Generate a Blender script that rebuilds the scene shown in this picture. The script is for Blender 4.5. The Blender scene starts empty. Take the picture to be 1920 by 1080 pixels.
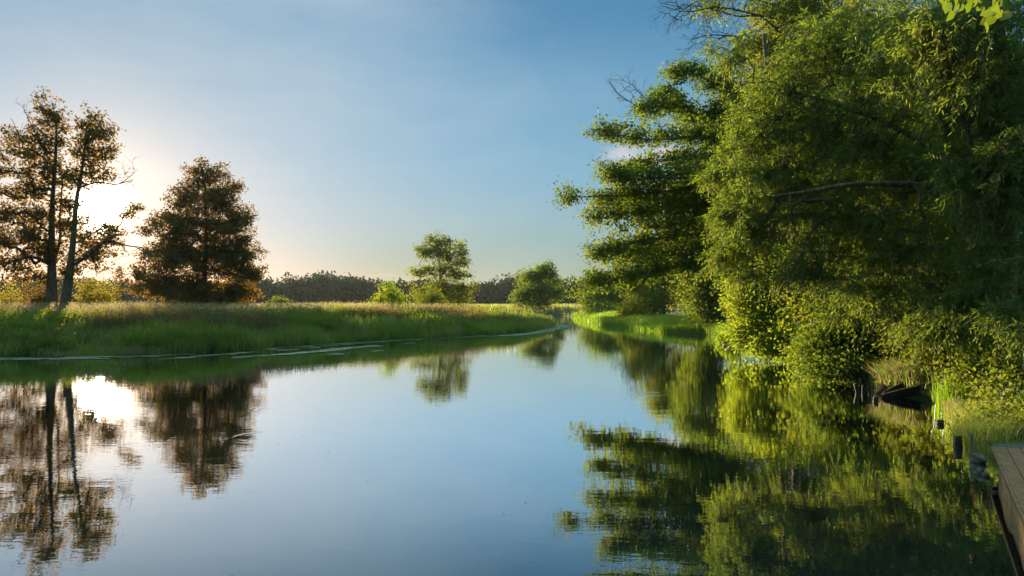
import bpy, math, random
import numpy as np
from mathutils import Vector, Matrix

rng = np.random.default_rng(7)
random.seed(7)
scene = bpy.context.scene
col = scene.collection

# ------------------------------------------------------------------ camera
CAM_H = 2.2
PITCH = math.radians(0.96)
F = 28.0 / 36.0 * 1920.0
cam_d = bpy.data.cameras.new("camera")
cam = bpy.data.objects.new("camera", cam_d)
col.objects.link(cam)
cam_d.lens = 28.0
cam_d.sensor_width = 36.0
cam_d.clip_start = 0.05
cam_d.clip_end = 6000.0
cam.location = (0, 0, CAM_H)
cam.rotation_euler = (math.pi / 2 + PITCH, 0, 0)
scene.camera = cam


def P(px, py, y):
    """the point at depth y (metres ahead) seen at (px, py) of the 1920 x 1080 photograph"""
    dx, dz = (px - 960.0) / F, (540.0 - py) / F
    c, s = math.cos(PITCH), math.sin(PITCH)
    vy, vz = c - dz * s, s + dz * c
    k = y / vy
    return np.array([dx * k, y, CAM_H + vz * k])


# ------------------------------------------------------------------ sun and sky
SUNV = Vector(P(188, 388, 100.0) - np.array([0, 0, CAM_H])).normalized()
SUN_EL = math.asin(SUNV.z)
SUN_AZ = math.atan2(SUNV.x, SUNV.y)          # clockwise from +Y
sun_d = bpy.data.lights.new("sun", 'SUN')
sun_d.energy = 5.0
sun_d.angle = math.radians(0.5)
sun_d.color = (1.0, 0.80, 0.47)
sun = bpy.data.objects.new("sun", sun_d)
col.objects.link(sun)
sun.rotation_euler = SUNV.to_track_quat('Z', 'Y').to_euler()
sun.location = (-60, 90, 40)


class NT:
    """tiny helper for node trees"""
    def __init__(s, tree):
        s.t = tree
        s.t.nodes.clear()

    def n(s, typ, **kw):
        nd = s.t.nodes.new(typ)
        for k, v in kw.items():
            setattr(nd, k, v)
        return nd

    def l(s, a, b):
        s.t.links.new(a, b)

    def val(s, sock, v):
        if hasattr(v, 'node'):
            s.l(v, sock)
        else:
            sock.default_value = v

    def math(s, op, a, b=None, clamp=False):
        nd = s.n('ShaderNodeMath', operation=op, use_clamp=clamp)
        s.val(nd.inputs[0], a)
        if b is not None:
            s.val(nd.inputs[1], b)
        return nd.outputs[0]

    def mix(s, fac, a, b, blend='MIX'):
        nd = s.n('ShaderNodeMix', data_type='RGBA', blend_type=blend)
        s.val(nd.inputs[0], fac)
        s.val(nd.inputs[6], a if hasattr(a, 'node') else (*a[:3], 1))
        s.val(nd.inputs[7], b if hasattr(b, 'node') else (*b[:3], 1))
        return nd.outputs[2]

    def ramp(s, fac, stops, interp='LINEAR'):
        nd = s.n('ShaderNodeValToRGB')
        cr = nd.color_ramp
        cr.interpolation = interp
        while len(cr.elements) < len(stops):
            cr.elements.new(0.5)
        for e, (p, c) in zip(cr.elements, stops):
            e.position = p
            e.color = (*c[:3], 1) if hasattr(c, '__len__') else (c, c, c, 1)
        s.val(nd.inputs[0], fac)
        return nd.outputs[0]

    def noise(s, vec, scale, detail=3.0, rough=0.55):
        nd = s.n('ShaderNodeTexNoise')
        s.val(nd.inputs['Vector'], vec)
        nd.inputs['Scale'].default_value = scale
        nd.inputs['Detail'].default_value = detail
        nd.inputs['Roughness'].default_value = rough
        return nd.outputs['Fac']

    def mapping(s, vec, scale=(1, 1, 1), loc=(0, 0, 0)):
        nd = s.n('ShaderNodeMapping')
        s.l(vec, nd.inputs['Vector'])
        nd.inputs['Scale'].default_value = scale
        nd.inputs['Location'].default_value = loc
        return nd.outputs[0]


world = bpy.data.worlds.new("World")
scene.world = world
world.use_nodes = True
W = NT(world.node_tree)
sky = W.n('ShaderNodeTexSky', sky_type='NISHITA')
sky.sun_disc = False
sky.sun_elevation = SUN_EL
sky.sun_rotation = SUN_AZ
sky.altitude = 50.0
sky.air_density = 1.0
sky.dust_density = 0.3
sky.ozone_density = 2.0
tc = W.n('ShaderNodeTexCoord').outputs['Generated']
dotn = W.n('ShaderNodeVectorMath', operation='DOT_PRODUCT')
W.l(tc, dotn.inputs[0])
dotn.inputs[1].default_value = SUNV
ang = W.math('ARCCOSINE', W.math('MINIMUM', dotn.outputs['Value'], 0.999999))      # angle from the sun, radians
sep = W.n('ShaderNodeSeparateXYZ')
W.l(tc, sep.inputs[0])
# thin cirrus veil, streaked
veil_v = W.mapping(tc, (2.2, 1.2, 7.0), (3.1, 0.4, 0))
veil = W.noise(veil_v, 1.3, 5.0, 0.6)
veil = W.ramp(veil, [(0.42, 0.0), (0.78, 1.0)])
veil = W.math('MULTIPLY', veil, W.ramp(ang, [(0.05, 1.0), (0.75, 0.25), (1.0, 0.1)]))
# grade the clear sky like the photograph: softer contrast towards the horizon, deeper blue overhead
sp = W.n('ShaderNodeSeparateColor')
W.l(sky.outputs[0], sp.inputs[0])
cmb = W.n('ShaderNodeCombineColor')
for k_, (a_, g_) in enumerate([(0.58, 0.78), (1.20, 0.52), (1.56, 0.52)]):
    W.l(W.math('MULTIPLY', W.math('POWER', W.math('MAXIMUM', sp.outputs[k_], 0.0), g_), a_), cmb.inputs[k_])
tame = W.math('SUBTRACT', 1.0, W.math('MULTIPLY', W.math('EXPONENT', W.math('MULTIPLY', ang, -1 / 0.14)), 0.36))
def step(v_, a_, b_):
    q = W.n('ShaderNodeMapRange', interpolation_type='SMOOTHSTEP')
    W.l(v_, q.inputs[0])
    q.inputs[1].default_value = a_
    q.inputs[2].default_value = b_
    return q.outputs[0]


clear_ = W.math('MULTIPLY', step(sep.outputs[2], 0.24, 0.36), step(ang, 0.33, 0.55))     # clearest, deepest blue
low_ = W.math('MULTIPLY', W.math('SUBTRACT', 1.0, step(sep.outputs[2], 0.03, 0.17)), step(ang, 0.16, 0.34))   # dusty air near the horizon
gr = W.n('ShaderNodeCombineXYZ')
for k_, (a_, b_) in enumerate([(0.40, 0.20), (0.24, 0.17), (0.13, 0.25)]):
    W.l(W.math('MULTIPLY', W.math('SUBTRACT', 1.0, W.math('MULTIPLY', clear_, a_)), W.math('SUBTRACT', 1.0, W.math('MULTIPLY', low_, b_))), gr.inputs[k_])
gm = W.n('ShaderNodeVectorMath', operation='MULTIPLY')
W.l(cmb.outputs[0], gm.inputs[0])
W.l(gr.outputs[0], gm.inputs[1])
tm = W.n('ShaderNodeVectorMath', operation='SCALE')
W.l(gm.outputs[0], tm.inputs[0])
W.l(tame, tm.inputs['Scale'])
base = W.mix(W.math('MULTIPLY', veil, 0.5), tm.outputs[0], (3.4, 3.7, 3.9))


def cloud(px, py, wx, wz, amount, colr, scale, prev):
    """a small cloud far off in the sky at one direction"""
    d = Vector(P(px, py, 100.0) - np.array([0, 0, CAM_H])).normalized()
    right = Vector((d.y, -d.x, 0)).normalized()
    a = W.n('ShaderNodeVectorMath', operation='DOT_PRODUCT')
    W.l(tc, a.inputs[0])
    a.inputs[1].default_value = right
    u = W.math('DIVIDE', a.outputs['Value'], wx)
    v = W.math('DIVIDE', W.math('SUBTRACT', sep.outputs[2], d.z), wz)
    r2 = W.math('ADD', W.math('MULTIPLY', u, u), W.math('MULTIPLY', v, v))
    g = W.math('EXPONENT', W.math('MULTIPLY', r2, -1.0))
    front = W.n('ShaderNodeVectorMath', operation='DOT_PRODUCT')
    W.l(tc, front.inputs[0])
    front.inputs[1].default_value = d
    g = W.math('MULTIPLY', g, W.math('GREATER_THAN', front.outputs['Value'], 0.0))
    nz = W.noise(W.mapping(tc, (1, 1, 2.6)), scale * 1.5, 8.0, 0.68)
    m = W.ramp(W.math('MULTIPLY', g, W.math('ADD', W.math('MULTIPLY', nz, 2.2), -0.45)), [(0.25, 0.0), (0.75, 1.0)])
    return W.mix(W.math('MULTIPLY', m, amount), prev, colr)


base = cloud(1215, 292, 0.075, 0.018, 0.75, (4.3, 3.9, 3.7), 14.0, base)
base = cloud(1330, 285, 0.06, 0.014, 0.75, (4.3, 3.8, 3.4), 14.0, base)
base = cloud(520, 468, 0.022, 0.0035, 0.55, (4.6, 3.4, 2.7), 16.0, base)
base = cloud(690, 516, 0.04, 0.0028, 0.5, (4.6, 3.4, 2.6), 16.0, base)
# the glare of the low sun in the air round it
core = W.math('EXPONENT', W.math('MULTIPLY', W.math('POWER', W.math('DIVIDE', ang, 0.0165), 2.0), -1.0))
halo = W.math('EXPONENT', W.math('MULTIPLY', ang, -1 / 0.055))
wide = W.math('EXPONENT', W.math('MULTIPLY', ang, -1 / 0.24))
g1 = W.mix(W.math('MULTIPLY', core, 1.0), (0, 0, 0), (200, 165, 115))
g2 = W.mix(halo, (0, 0, 0), (6.5, 4.7, 2.6))
g3 = W.mix(wide, (0, 0, 0), (1.0, 0.82, 0.55))
s1 = W.mix(1.0, base, g1, 'ADD')
s2 = W.mix(1.0, s1, g2, 'ADD')
s3 = W.mix(1.0, s2, g3, 'ADD')
# added fill: unseen overhead sky brightened and warmed to lift the shade
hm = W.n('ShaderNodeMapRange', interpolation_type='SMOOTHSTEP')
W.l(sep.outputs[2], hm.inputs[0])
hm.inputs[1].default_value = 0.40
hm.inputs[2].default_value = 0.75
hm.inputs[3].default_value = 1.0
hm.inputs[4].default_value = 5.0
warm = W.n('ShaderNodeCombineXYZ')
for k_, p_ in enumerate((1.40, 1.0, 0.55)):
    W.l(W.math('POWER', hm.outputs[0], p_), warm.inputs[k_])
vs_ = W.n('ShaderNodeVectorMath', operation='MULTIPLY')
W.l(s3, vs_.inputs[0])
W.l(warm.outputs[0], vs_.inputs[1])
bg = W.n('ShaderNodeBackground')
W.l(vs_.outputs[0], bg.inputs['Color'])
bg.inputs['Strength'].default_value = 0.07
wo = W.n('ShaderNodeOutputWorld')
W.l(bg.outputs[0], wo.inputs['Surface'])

scene.view_settings.view_transform = 'Standard'
scene.view_settings.look = 'None'
scene.view_settings.gamma = 1.0
scene.view_settings.use_curve_mapping = False
scene.view_settings.exposure = 1.42
scene.cycles.use_denoising = True
scene.cycles.denoising_prefilter = 'NONE'      # keeps the leaves crisp
scene.cycles.max_bounces = 7
scene.cycles.diffuse_bounces = 3
scene.cycles.glossy_bounces = 3
scene.cycles.transmission_bounces = 4
scene.cycles.volume_bounces = 0
scene.cycles.sample_clamp_indirect = 6.0
scene.cycles.caustics_reflective = False
scene.cycles.caustics_refractive = False

# ------------------------------------------------------------------ materials


def new_mat(name):
    m = bpy.data.materials.new(name)
    m.use_nodes = True
    return m, NT(m.node_tree)


def leaf_mat(name, cols, tcols, tfac=0.45, gloss=0.03, rough=0.5, nscale=0.5):
    """thin leaf: diffuse on the lit face, translucent through it, a faint wax gloss"""
    m, T = new_mat(name)
    geo = T.n('ShaderNodeNewGeometry')
    r = geo.outputs['Random Per Island']
    nz = T.noise(T.n('ShaderNodeTexCoord').outputs['Object'], nscale, 2.0)
    f = T.math('ADD', T.math('MULTIPLY', r, 0.6), T.math('MULTIPLY', T.math('SUBTRACT', nz, 0.3), 1.0), clamp=True)
    k = len(cols) - 1
    c = T.ramp(f, [(i / k, cc) for i, cc in enumerate(cols)])
    k = len(tcols) - 1
    t = T.ramp(f, [(i / k, cc) for i, cc in enumerate(tcols)])
    d = T.n('ShaderNodeBsdfDiffuse')
    T.l(c, d.inputs[0])
    tr = T.n('ShaderNodeBsdfTranslucent')
    T.l(t, tr.inputs[0])
    mx = T.n('ShaderNodeMixShader')
    mx.inputs[0].default_value = tfac
    T.l(d.outputs[0], mx.inputs[1])
    T.l(tr.outputs[0], mx.inputs[2])
    g = T.n('ShaderNodeBsdfGlossy')
    g.inputs['Roughness'].default_value = rough
    g.inputs['Color'].default_value = (0.9, 0.95, 0.9, 1)
    mg = T.n('ShaderNodeMixShader')
    mg.inputs[0].default_value = gloss
    T.l(mx.outputs[0], mg.inputs[1])
    T.l(g.outputs[0], mg.inputs[2])
    o = T.n('ShaderNodeOutputMaterial')
    T.l(mg.outputs[0], o.inputs['Surface'])
    return m


def rough_mat(name, cols, scale=(6, 6, 6), nscale=1.0, rough=0.8, bump=0.5, dist=0.02, spec=0.3):
    m, T = new_mat(name)
    v = T.mapping(T.n('ShaderNodeTexCoord').outputs['Object'], scale)
    nz = T.noise(v, nscale, 6.0, 0.65)
    k = len(cols) - 1
    c = T.ramp(nz, [(0.3 + 0.4 * i / k, cc) for i, cc in enumerate(cols)])
    b = T.n('ShaderNodeBsdfPrincipled')
    T.l(c, b.inputs['Base Color'])
    b.inputs['Roughness'].default_value = rough
    b.inputs['Specular IOR Level'].default_value = spec
    bp = T.n('ShaderNodeBump')
    bp.inputs['Strength'].default_value = bump
    bp.inputs['Distance'].default_value = dist
    T.l(nz, bp.inputs['Height'])
    T.l(bp.outputs[0], b.inputs['Normal'])
    o = T.n('ShaderNodeOutputMaterial')
    T.l(b.outputs[0], o.inputs['Surface'])
    return m


M = {}
M['bark'] = rough_mat('grey_brown_bark', [(0.035, 0.026, 0.02), (0.12, 0.09, 0.065), (0.2, 0.16, 0.12)], (9, 9, 1.6), 1.2, 0.9, 0.8, 0.04)
M['bark_red'] = rough_mat('red_brown_bark', [(0.05, 0.028, 0.017), (0.17, 0.09, 0.05), (0.30, 0.19, 0.12)], (9, 9, 1.6), 1.2, 0.9, 0.8, 0.04)
M['twig'] = rough_mat('dead_twig', [(0.05, 0.04, 0.032), (0.11, 0.085, 0.065)], (5, 5, 5), 1.0, 0.9, 0.2, 0.01)
M['leaf_oak'] = leaf_mat('dark_leaf', [(0.03, 0.042, 0.012), (0.05, 0.062, 0.018), (0.085, 0.09, 0.022)],
                         [(0.2, 0.14, 0.02), (0.36, 0.22, 0.035), (0.58, 0.3, 0.06)], 0.42, 0.025, 0.5)  # orange-brown translucency puts the warm sun flare into these leaves
M['leaf_mid'] = leaf_mat('mid_green_leaf', [(0.054, 0.085, 0.014), (0.084, 0.115, 0.02), (0.12, 0.135, 0.025)],
                         [(0.204, 0.28, 0.02), (0.324, 0.37, 0.025), (0.48, 0.44, 0.035)], 0.46, 0.025, 0.5)
M['leaf_alder'] = leaf_mat('alder_leaf', [(0.0363, 0.072, 0.014), (0.0554, 0.098, 0.018), (0.0907, 0.12, 0.02)],
                           [(0.141, 0.24, 0.015), (0.232, 0.32, 0.02), (0.403, 0.4, 0.03)], 0.45, 0.025, 0.5)
M['leaf_willow'] = leaf_mat('willow_leaf', [(0.0464, 0.09, 0.018), (0.0681, 0.115, 0.024), (0.108, 0.135, 0.04)],
                            [(0.165, 0.29, 0.02), (0.268, 0.38, 0.025), (0.454, 0.46, 0.05)], 0.45, 0.025, 0.5)
M['leaf_sunny'] = leaf_mat('yellow_green_leaf', [(0.065, 0.12, 0.014), (0.115, 0.165, 0.018), (0.18, 0.2, 0.03)],
                          [(0.28, 0.42, 0.02), (0.42, 0.54, 0.03), (0.6, 0.6, 0.05)], 0.5, 0.025, 0.5)
M['leaf_flare_gold'] = leaf_mat('flare_gold_leaf', [(0.09, 0.095, 0.02), (0.12, 0.115, 0.025), (0.16, 0.13, 0.035)],
                         [(0.42, 0.38, 0.04), (0.52, 0.42, 0.05), (0.6, 0.42, 0.08)], 0.5, 0.02)  # flare's gold put into the leaf colours; the shrubs themselves are yellow-green
M['leaf_lime'] = leaf_mat('lime_tree_leaf', [(0.08, 0.13, 0.015), (0.11, 0.16, 0.018), (0.16, 0.17, 0.02)],
                          [(0.14, 0.22, 0.012), (0.2, 0.27, 0.015), (0.28, 0.27, 0.02)], 0.5, 0.04, 0.4)
M['leaf_red'] = leaf_mat('rusty_leaf', [(0.09, 0.04, 0.015), (0.14, 0.06, 0.02), (0.16, 0.09, 0.03)],
                         [(0.2, 0.08, 0.02), (0.26, 0.12, 0.03), (0.3, 0.18, 0.04)], 0.4, 0.03)
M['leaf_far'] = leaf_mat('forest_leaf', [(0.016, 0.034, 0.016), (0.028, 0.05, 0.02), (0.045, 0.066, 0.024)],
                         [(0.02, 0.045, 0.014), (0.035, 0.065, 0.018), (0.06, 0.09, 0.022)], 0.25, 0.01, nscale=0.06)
M['grass'] = leaf_mat('meadow_grass_blade', [(0.09, 0.115, 0.03), (0.132, 0.15, 0.042), (0.204, 0.175, 0.07)],
                      [(0.288, 0.4, 0.03), (0.408, 0.5, 0.05), (0.6, 0.52, 0.1)], 0.5, 0.04, 0.4, 0.9)
M['grass_sunny'] = leaf_mat('bright_sedge_lit_grass_blade', [(0.06, 0.14, 0.012), (0.10, 0.19, 0.014), (0.16, 0.21, 0.02)],
                            [(0.22, 0.44, 0.015), (0.34, 0.55, 0.02), (0.5, 0.56, 0.03)], 0.5, 0.05, 0.35, 0.5)
M['straw'] = leaf_mat('straw_seed_head', [(0.2, 0.15, 0.08), (0.28, 0.21, 0.11), (0.34, 0.26, 0.15)],
                      [(0.4, 0.3, 0.15), (0.5, 0.38, 0.2), (0.6, 0.46, 0.28)], 0.55, 0.03)
M['sorrel'] = leaf_mat('brown_weed', [(0.07, 0.045, 0.028), (0.11, 0.07, 0.04), (0.14, 0.095, 0.05)],
                       [(0.16, 0.09, 0.05), (0.24, 0.13, 0.07), (0.3, 0.18, 0.09)], 0.4, 0.03)
M['umbel'] = leaf_mat('white_flower', [(0.5, 0.48, 0.4), (0.6, 0.58, 0.5), (0.7, 0.68, 0.6)],
                      [(0.5, 0.48, 0.38), (0.6, 0.56, 0.44), (0.7, 0.66, 0.55)], 0.4, 0.02)
M['pad'] = rough_mat('floating_leaf', [(0.10, 0.14, 0.07), (0.2, 0.24, 0.14), (0.32, 0.34, 0.26)], (3, 3, 3), 1.0, 0.32, 0.1, 0.01, 0.9)
M['stone'] = rough_mat('pale_stone', [(0.07, 0.058, 0.045), (0.16, 0.135, 0.105), (0.25, 0.215, 0.17)], (8, 8, 8), 1.0, 0.85, 0.6, 0.02)
M['wood_dark'] = rough_mat('wet_dark_wood', [(0.014, 0.011, 0.009), (0.04, 0.03, 0.022), (0.07, 0.052, 0.038)], (14, 14, 3), 1.0, 0.7, 0.6, 0.015)
M['wood_pale'] = rough_mat('bleached_wood', [(0.22, 0.17, 0.12), (0.4, 0.32, 0.25), (0.52, 0.44, 0.36)], (3, 16, 16), 1.0, 0.75, 0.5, 0.015)
M['wood_grey'] = rough_mat('weathered_stake', [(0.12, 0.09, 0.065), (0.22, 0.17, 0.12), (0.32, 0.25, 0.18)], (16, 16, 2), 1.0, 0.8, 0.5, 0.012)
M['deck'] = rough_mat('ribbed_deck_wood', [(0.24, 0.11, 0.07), (0.40, 0.2, 0.13), (0.52, 0.29, 0.2)], (30, 3, 30), 1.0, 0.8, 0.35, 0.004, 0.08)  # wood made warmer to stand in for the sun it lacks
M['fascia'] = rough_mat('sun_orange_side_board', [(0.2, 0.09, 0.035), (0.40, 0.2, 0.085), (0.5, 0.3, 0.14)], (12, 3, 12), 1.0, 0.75, 0.5, 0.01)  # orange of sunlight put into the board's wood colour
M['grit'] = rough_mat('grey_gritty_plate', [(0.08, 0.065, 0.05), (0.17, 0.14, 0.11), (0.28, 0.24, 0.19)], (60, 60, 60), 1.0, 0.9, 0.8, 0.006)

# ------------------------------------------------------------------ mesh helpers


def build(name, parts, parent=None, smooth=False):
    """parts: list of (verts Nx3, [face arrays], material). One mesh object."""
    me = bpy.data.meshes.new(name)
    vs, loops, starts, totals, mats, slots = [], [], [], [], [], []
    off = 0
    nl = 0
    for v, faces, mat in parts:
        v = np.asarray(v, dtype=np.float64).reshape(-1, 3)
        if mat not in slots:
            slots.append(mat)
        mi = slots.index(mat)
        for f in faces:
            f = np.asarray(f, dtype=np.int64)
            if f.size == 0:
                continue
            n, k = f.shape
            loops.append((f + off).ravel())
            starts.append(nl + np.arange(n) * k)
            totals.append(np.full(n, k))
            mats.append(np.full(n, mi))
            nl += n * k
        vs.append(v)
        off += len(v)
    V = np.concatenate(vs)
    L = np.concatenate(loops).astype(np.int32)
    S = np.concatenate(starts).astype(np.int32)
    me.vertices.add(len(V))
    me.vertices.foreach_set('co', V.astype(np.float32).ravel())
    me.loops.add(len(L))
    me.loops.foreach_set('vertex_index', L)
    me.polygons.add(len(S))
    me.polygons.foreach_set('loop_start', S)
    me.polygons.foreach_set('material_index', np.concatenate(mats).astype(np.int32))
    if smooth:
        me.polygons.foreach_set('use_smooth', np.ones(len(S), dtype=bool))
    me.update(calc_edges=True)
    me.validate()
    for m in slots:
        me.materials.append(M[m] if isinstance(m, str) else m)
    o = bpy.data.objects.new(name, me)
    col.objects.link(o)
    if parent is not None:
        o.parent = parent
    return o


def tag(o, label=None, cat=None, group=None, kind=None):
    if label:
        o['label'] = label
    if cat:
        o['category'] = cat
    if group:
        o['group'] = group
    if kind:
        o['kind'] = kind
    return o


def thing(name, loc, label, cat, group=None):
    o = bpy.data.objects.new(name, None)
    o.empty_display_size = 0.2
    col.objects.link(o)
    o.location = [float(c) for c in loc]
    return tag(o, label, cat, group)


def unit(v):
    return v / np.maximum(np.linalg.norm(v, axis=-1, keepdims=True), 1e-9)


def rand_unit(n):
    return unit(rng.normal(size=(n, 3)))


def leaf_quads(c, d, nrm, length, width, fold=0.12):
    """rhombic leaves: base, side, tip, side"""
    n = len(c)
    d = unit(d)
    s = unit(np.cross(d, nrm))
    nn = np.cross(s, d)
    length = np.broadcast_to(length, (n,))[:, None]
    width = np.broadcast_to(width, (n,))[:, None]
    v = np.empty((n, 4, 3))
    v[:, 0] = c
    v[:, 1] = c + d * length * 0.45 + s * width * 0.5 + nn * width * fold
    v[:, 2] = c + d * length
    v[:, 3] = c + d * length * 0.45 - s * width * 0.5 + nn * width * fold
    return v.reshape(-1, 3), np.arange(n * 4).reshape(n, 4)


def seg_tubes(a, b, ra, rb, sides=5):
    """independent tapered tubes from a to b"""
    n = len(a)
    d = unit(b - a)
    ref = np.where(np.abs(d[:, 2:3]) > 0.9, np.array([[1.0, 0, 0]]), np.array([[0, 0, 1.0]]))
    u = unit(np.cross(d, ref))
    w = np.cross(d, u)
    t = np.arange(sides) * 2 * math.pi / sides
    ring = u[:, None, :] * np.cos(t)[None, :, None] + w[:, None, :] * np.sin(t)[None, :, None]
    va = a[:, None, :] + ring * ra[:, None, None]
    vb = b[:, None, :] + ring * rb[:, None, None]
    v = np.concatenate([va, vb], axis=1).reshape(-1, 3)
    i = np.arange(sides)
    j = (i + 1) % sides
    f = np.stack([i, j, j + sides, i + sides], axis=1)
    F_ = (f[None] + (np.arange(n) * 2 * sides)[:, None, None]).reshape(-1, 4)
    return v, F_


def poly_tube(pts, radii, sides=12, wob=0.08, cap=True):
    """one continuous tube along a polyline, uneven like bark"""
    pts = np.asarray(pts, float)
    radii = np.asarray(radii, float)
    n = len(pts)
    tan = np.gradient(pts, axis=0)
    tan = unit(tan)
    ref = np.array([1.0, 0.0, 0.0]) if abs(tan[0][2]) > 0.7 else np.array([0, 0, 1.0])
    V = []
    t = np.arange(sides) * 2 * math.pi / sides
    ph = rng.uniform(0, 6.28, 3)
    for i in range(n):
        u = unit(np.cross(tan[i], ref)[None])[0]
        w = np.cross(tan[i], u)
        rr = radii[i] * (1 + wob * (np.sin(3 * t + ph[0] + i * 0.25) + 0.6 * np.sin(5 * t + ph[1] - i * 0.4)) + wob * 0.4 * rng.normal(size=sides))
        V.append(pts[i] + u * (np.cos(t) * rr)[:, None] + w * (np.sin(t) * rr)[:, None])
    V = np.concatenate(V)
    i = np.arange(sides)
    j = (i + 1) % sides
    f = np.stack([i, j, j + sides, i + sides], axis=1)
    F_ = (f[None] + (np.arange(n - 1) * sides)[:, None, None]).reshape(-1, 4)
    faces = [F_]
    if cap:
        faces.append(np.array([i[::-1], i + (n - 1) * sides]))
    return V, faces


def resample(pts, n):
    """smooth polyline through pts"""
    pts = np.asarray(pts, float)
    k = len(pts)
    t = np.linspace(0, k - 1, n)
    i = np.clip(np.floor(t).astype(int), 0, k - 2)
    f = (t - i)[:, None]
    p0 = pts[np.maximum(i - 1, 0)]
    p1 = pts[i]
    p2 = pts[i + 1]
    p3 = pts[np.minimum(i + 2, k - 1)]
    return 0.5 * (2 * p1 + (p2 - p0) * f + (2 * p0 - 5 * p1 + 4 * p2 - p3) * f ** 2 + (3 * p1 - p0 - 3 * p2 + p3) * f ** 3)


# ------------------------------------------------------------------ the ground and the river
RIVER = np.array([
    (-160, 22), (-90, 27), (-45, 30.5), (-28, 32.2), (-20.5, 32.0), (-15.2, 32.4), (-13.0, 35.0), (-11.4, 38.0), (-8.7, 42.8), (-5.0, 47.6), (-2.0, 52.3),
    (1.2, 60), (3.2, 70), (3.6, 80), (1.5, 90), (-9, 97), (-35, 103), (-110, 112), (-110, 132), (-30, 131), (0, 129), (7, 124),
    (9.2, 112), (8.2, 95), (8.8, 80), (10.0, 66), (11.0, 57), (13.2, 53), (13.6, 49), (12.6, 42), (12.2, 35.5), (10.8, 29), (9.5, 22), (9.25, 19.2), (9.45, 17.6),
    (9.0, 16.0), (8.0, 14.4), (7.0, 12.2), (6.7, 10.2), (6.2, 6.5), (5.2, 3), (4.2, -1), (2, -5), (-8, -8), (-160, -12)], float)


def river_dist(x, y):
    """signed distance to the shoreline: positive on land"""
    x = np.asarray(x, float)
    y = np.asarray(y, float)
    shp = x.shape
    p = np.stack([x.ravel(), y.ravel()], 1)
    a = RIVER
    b = np.roll(RIVER, -1, axis=0)
    out = np.empty(len(p))
    for s in range(0, len(p), 40000):
        q = p[s:s + 40000]
        ab = (b - a)[None]
        ap = q[:, None] - a[None]
        t = np.clip((ap * ab).sum(-1) / (ab * ab).sum(-1), 0, 1)
        dd = np.linalg.norm(ap - ab * t[..., None], axis=-1).min(1)
        cond = ((a[None, :, 1] > q[:, 1:2]) != (b[None, :, 1] > q[:, 1:2])) & \
               (q[:, 0:1] < (b - a)[None, :, 0] * (q[:, 1:2] - a[None, :, 1]) / ((b - a)[None, :, 1] + 1e-12) + a[None, :, 0])
        inside = cond.sum(1) % 2 == 1
        out[s:s + 40000] = np.where(inside, -dd, dd)
    return out.reshape(shp)


def wob(x, y):
    return (np.sin(x * 0.9 + 1.3 * np.sin(y * 0.37)) * np.cos(y * 0.71 + 0.8 * np.sin(x * 0.53)) +
            0.5 * np.sin(x * 2.3 + y * 1.1) * np.cos(y * 1.9 - x * 0.7))


def ground_z(x, y):
    s = river_dist(x, y) + 0.3 * wob(x * 1.2, y * 1.2) + 0.22 * wob(x * 0.4 + 3, y * 0.4)
    right = np.clip((x - 2) / 6.0, 0, 1) * np.clip((125 - y) / 20.0, 0, 1)
    land = 0.95 * (1 - np.exp(-np.maximum(s, 0) / 2.6)) + right * 0.045 * np.clip(s - 1.5, 0, 40)
    far = np.clip((np.hypot(x, y) - 100) / 60, 0, 1)
    land = land * (1 - 0.35 * far) + 0.05 * wob(x * 0.6, y * 0.6) * np.clip(s / 3, 0, 1)
    bed = np.maximum(s * 0.45, -1.4)
    return np.where(s > 0, land, bed)


def axis(lo, f0, f1, hi, step, growth=1.16):
    c = list(np.arange(f0, f1 + 1e-6, step))
    s = step
    while c[-1] < hi:
        s *= growth
        c.append(c[-1] + s)
    s = step
    while c[0] > lo:
        s *= growth
        c.insert(0, c[0] - s)
    return np.array(c)


gx = axis(-800, -40, 28, 800, 0.55)
gy = axis(-120, -6, 112, 950, 0.55)
GX, GY = np.meshgrid(gx, gy)
GZ = ground_z(GX, GY)
nx, ny = len(gx), len(gy)
ii = (np.arange(ny - 1)[:, None] * nx + np.arange(nx - 1)[None]).ravel()
gf = np.stack([ii, ii + 1, ii + nx + 1, ii + nx], 1)
M['soil'] = rough_mat('bank_soil_and_moss', [(0.03, 0.026, 0.016), (0.04, 0.05, 0.018), (0.06, 0.075, 0.024)], (1.2, 1.2, 1.2), 1.0, 0.95, 0.6, 0.05)
ground = build('ground', [(np.stack([GX, GY, GZ], -1).reshape(-1, 3), [gf], 'soil')], smooth=True)
tag(ground, 'low river banks of dark soil under grass', 'ground', kind='structure')

# water
m, T = new_mat('river_water')
tco = T.n('ShaderNodeTexCoord').outputs['Object']
n1 = T.noise(T.mapping(tco, (1.0, 1.7, 1)), 1.5, 3.0, 0.5)
n2 = T.noise(T.mapping(tco, (1.0, 2.2, 1), (5, 3, 0)), 5.0, 2.0, 0.5)
patch = T.ramp(T.noise(T.mapping(tco, (0.5, 1.0, 1), (11, 2, 0)), 0.22, 2.0), [(0.42, 0.25), (0.66, 1.0)])
h = T.math('ADD', n1, T.math('MULTIPLY', T.math('MULTIPLY', n2, 0.7), patch))
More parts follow.
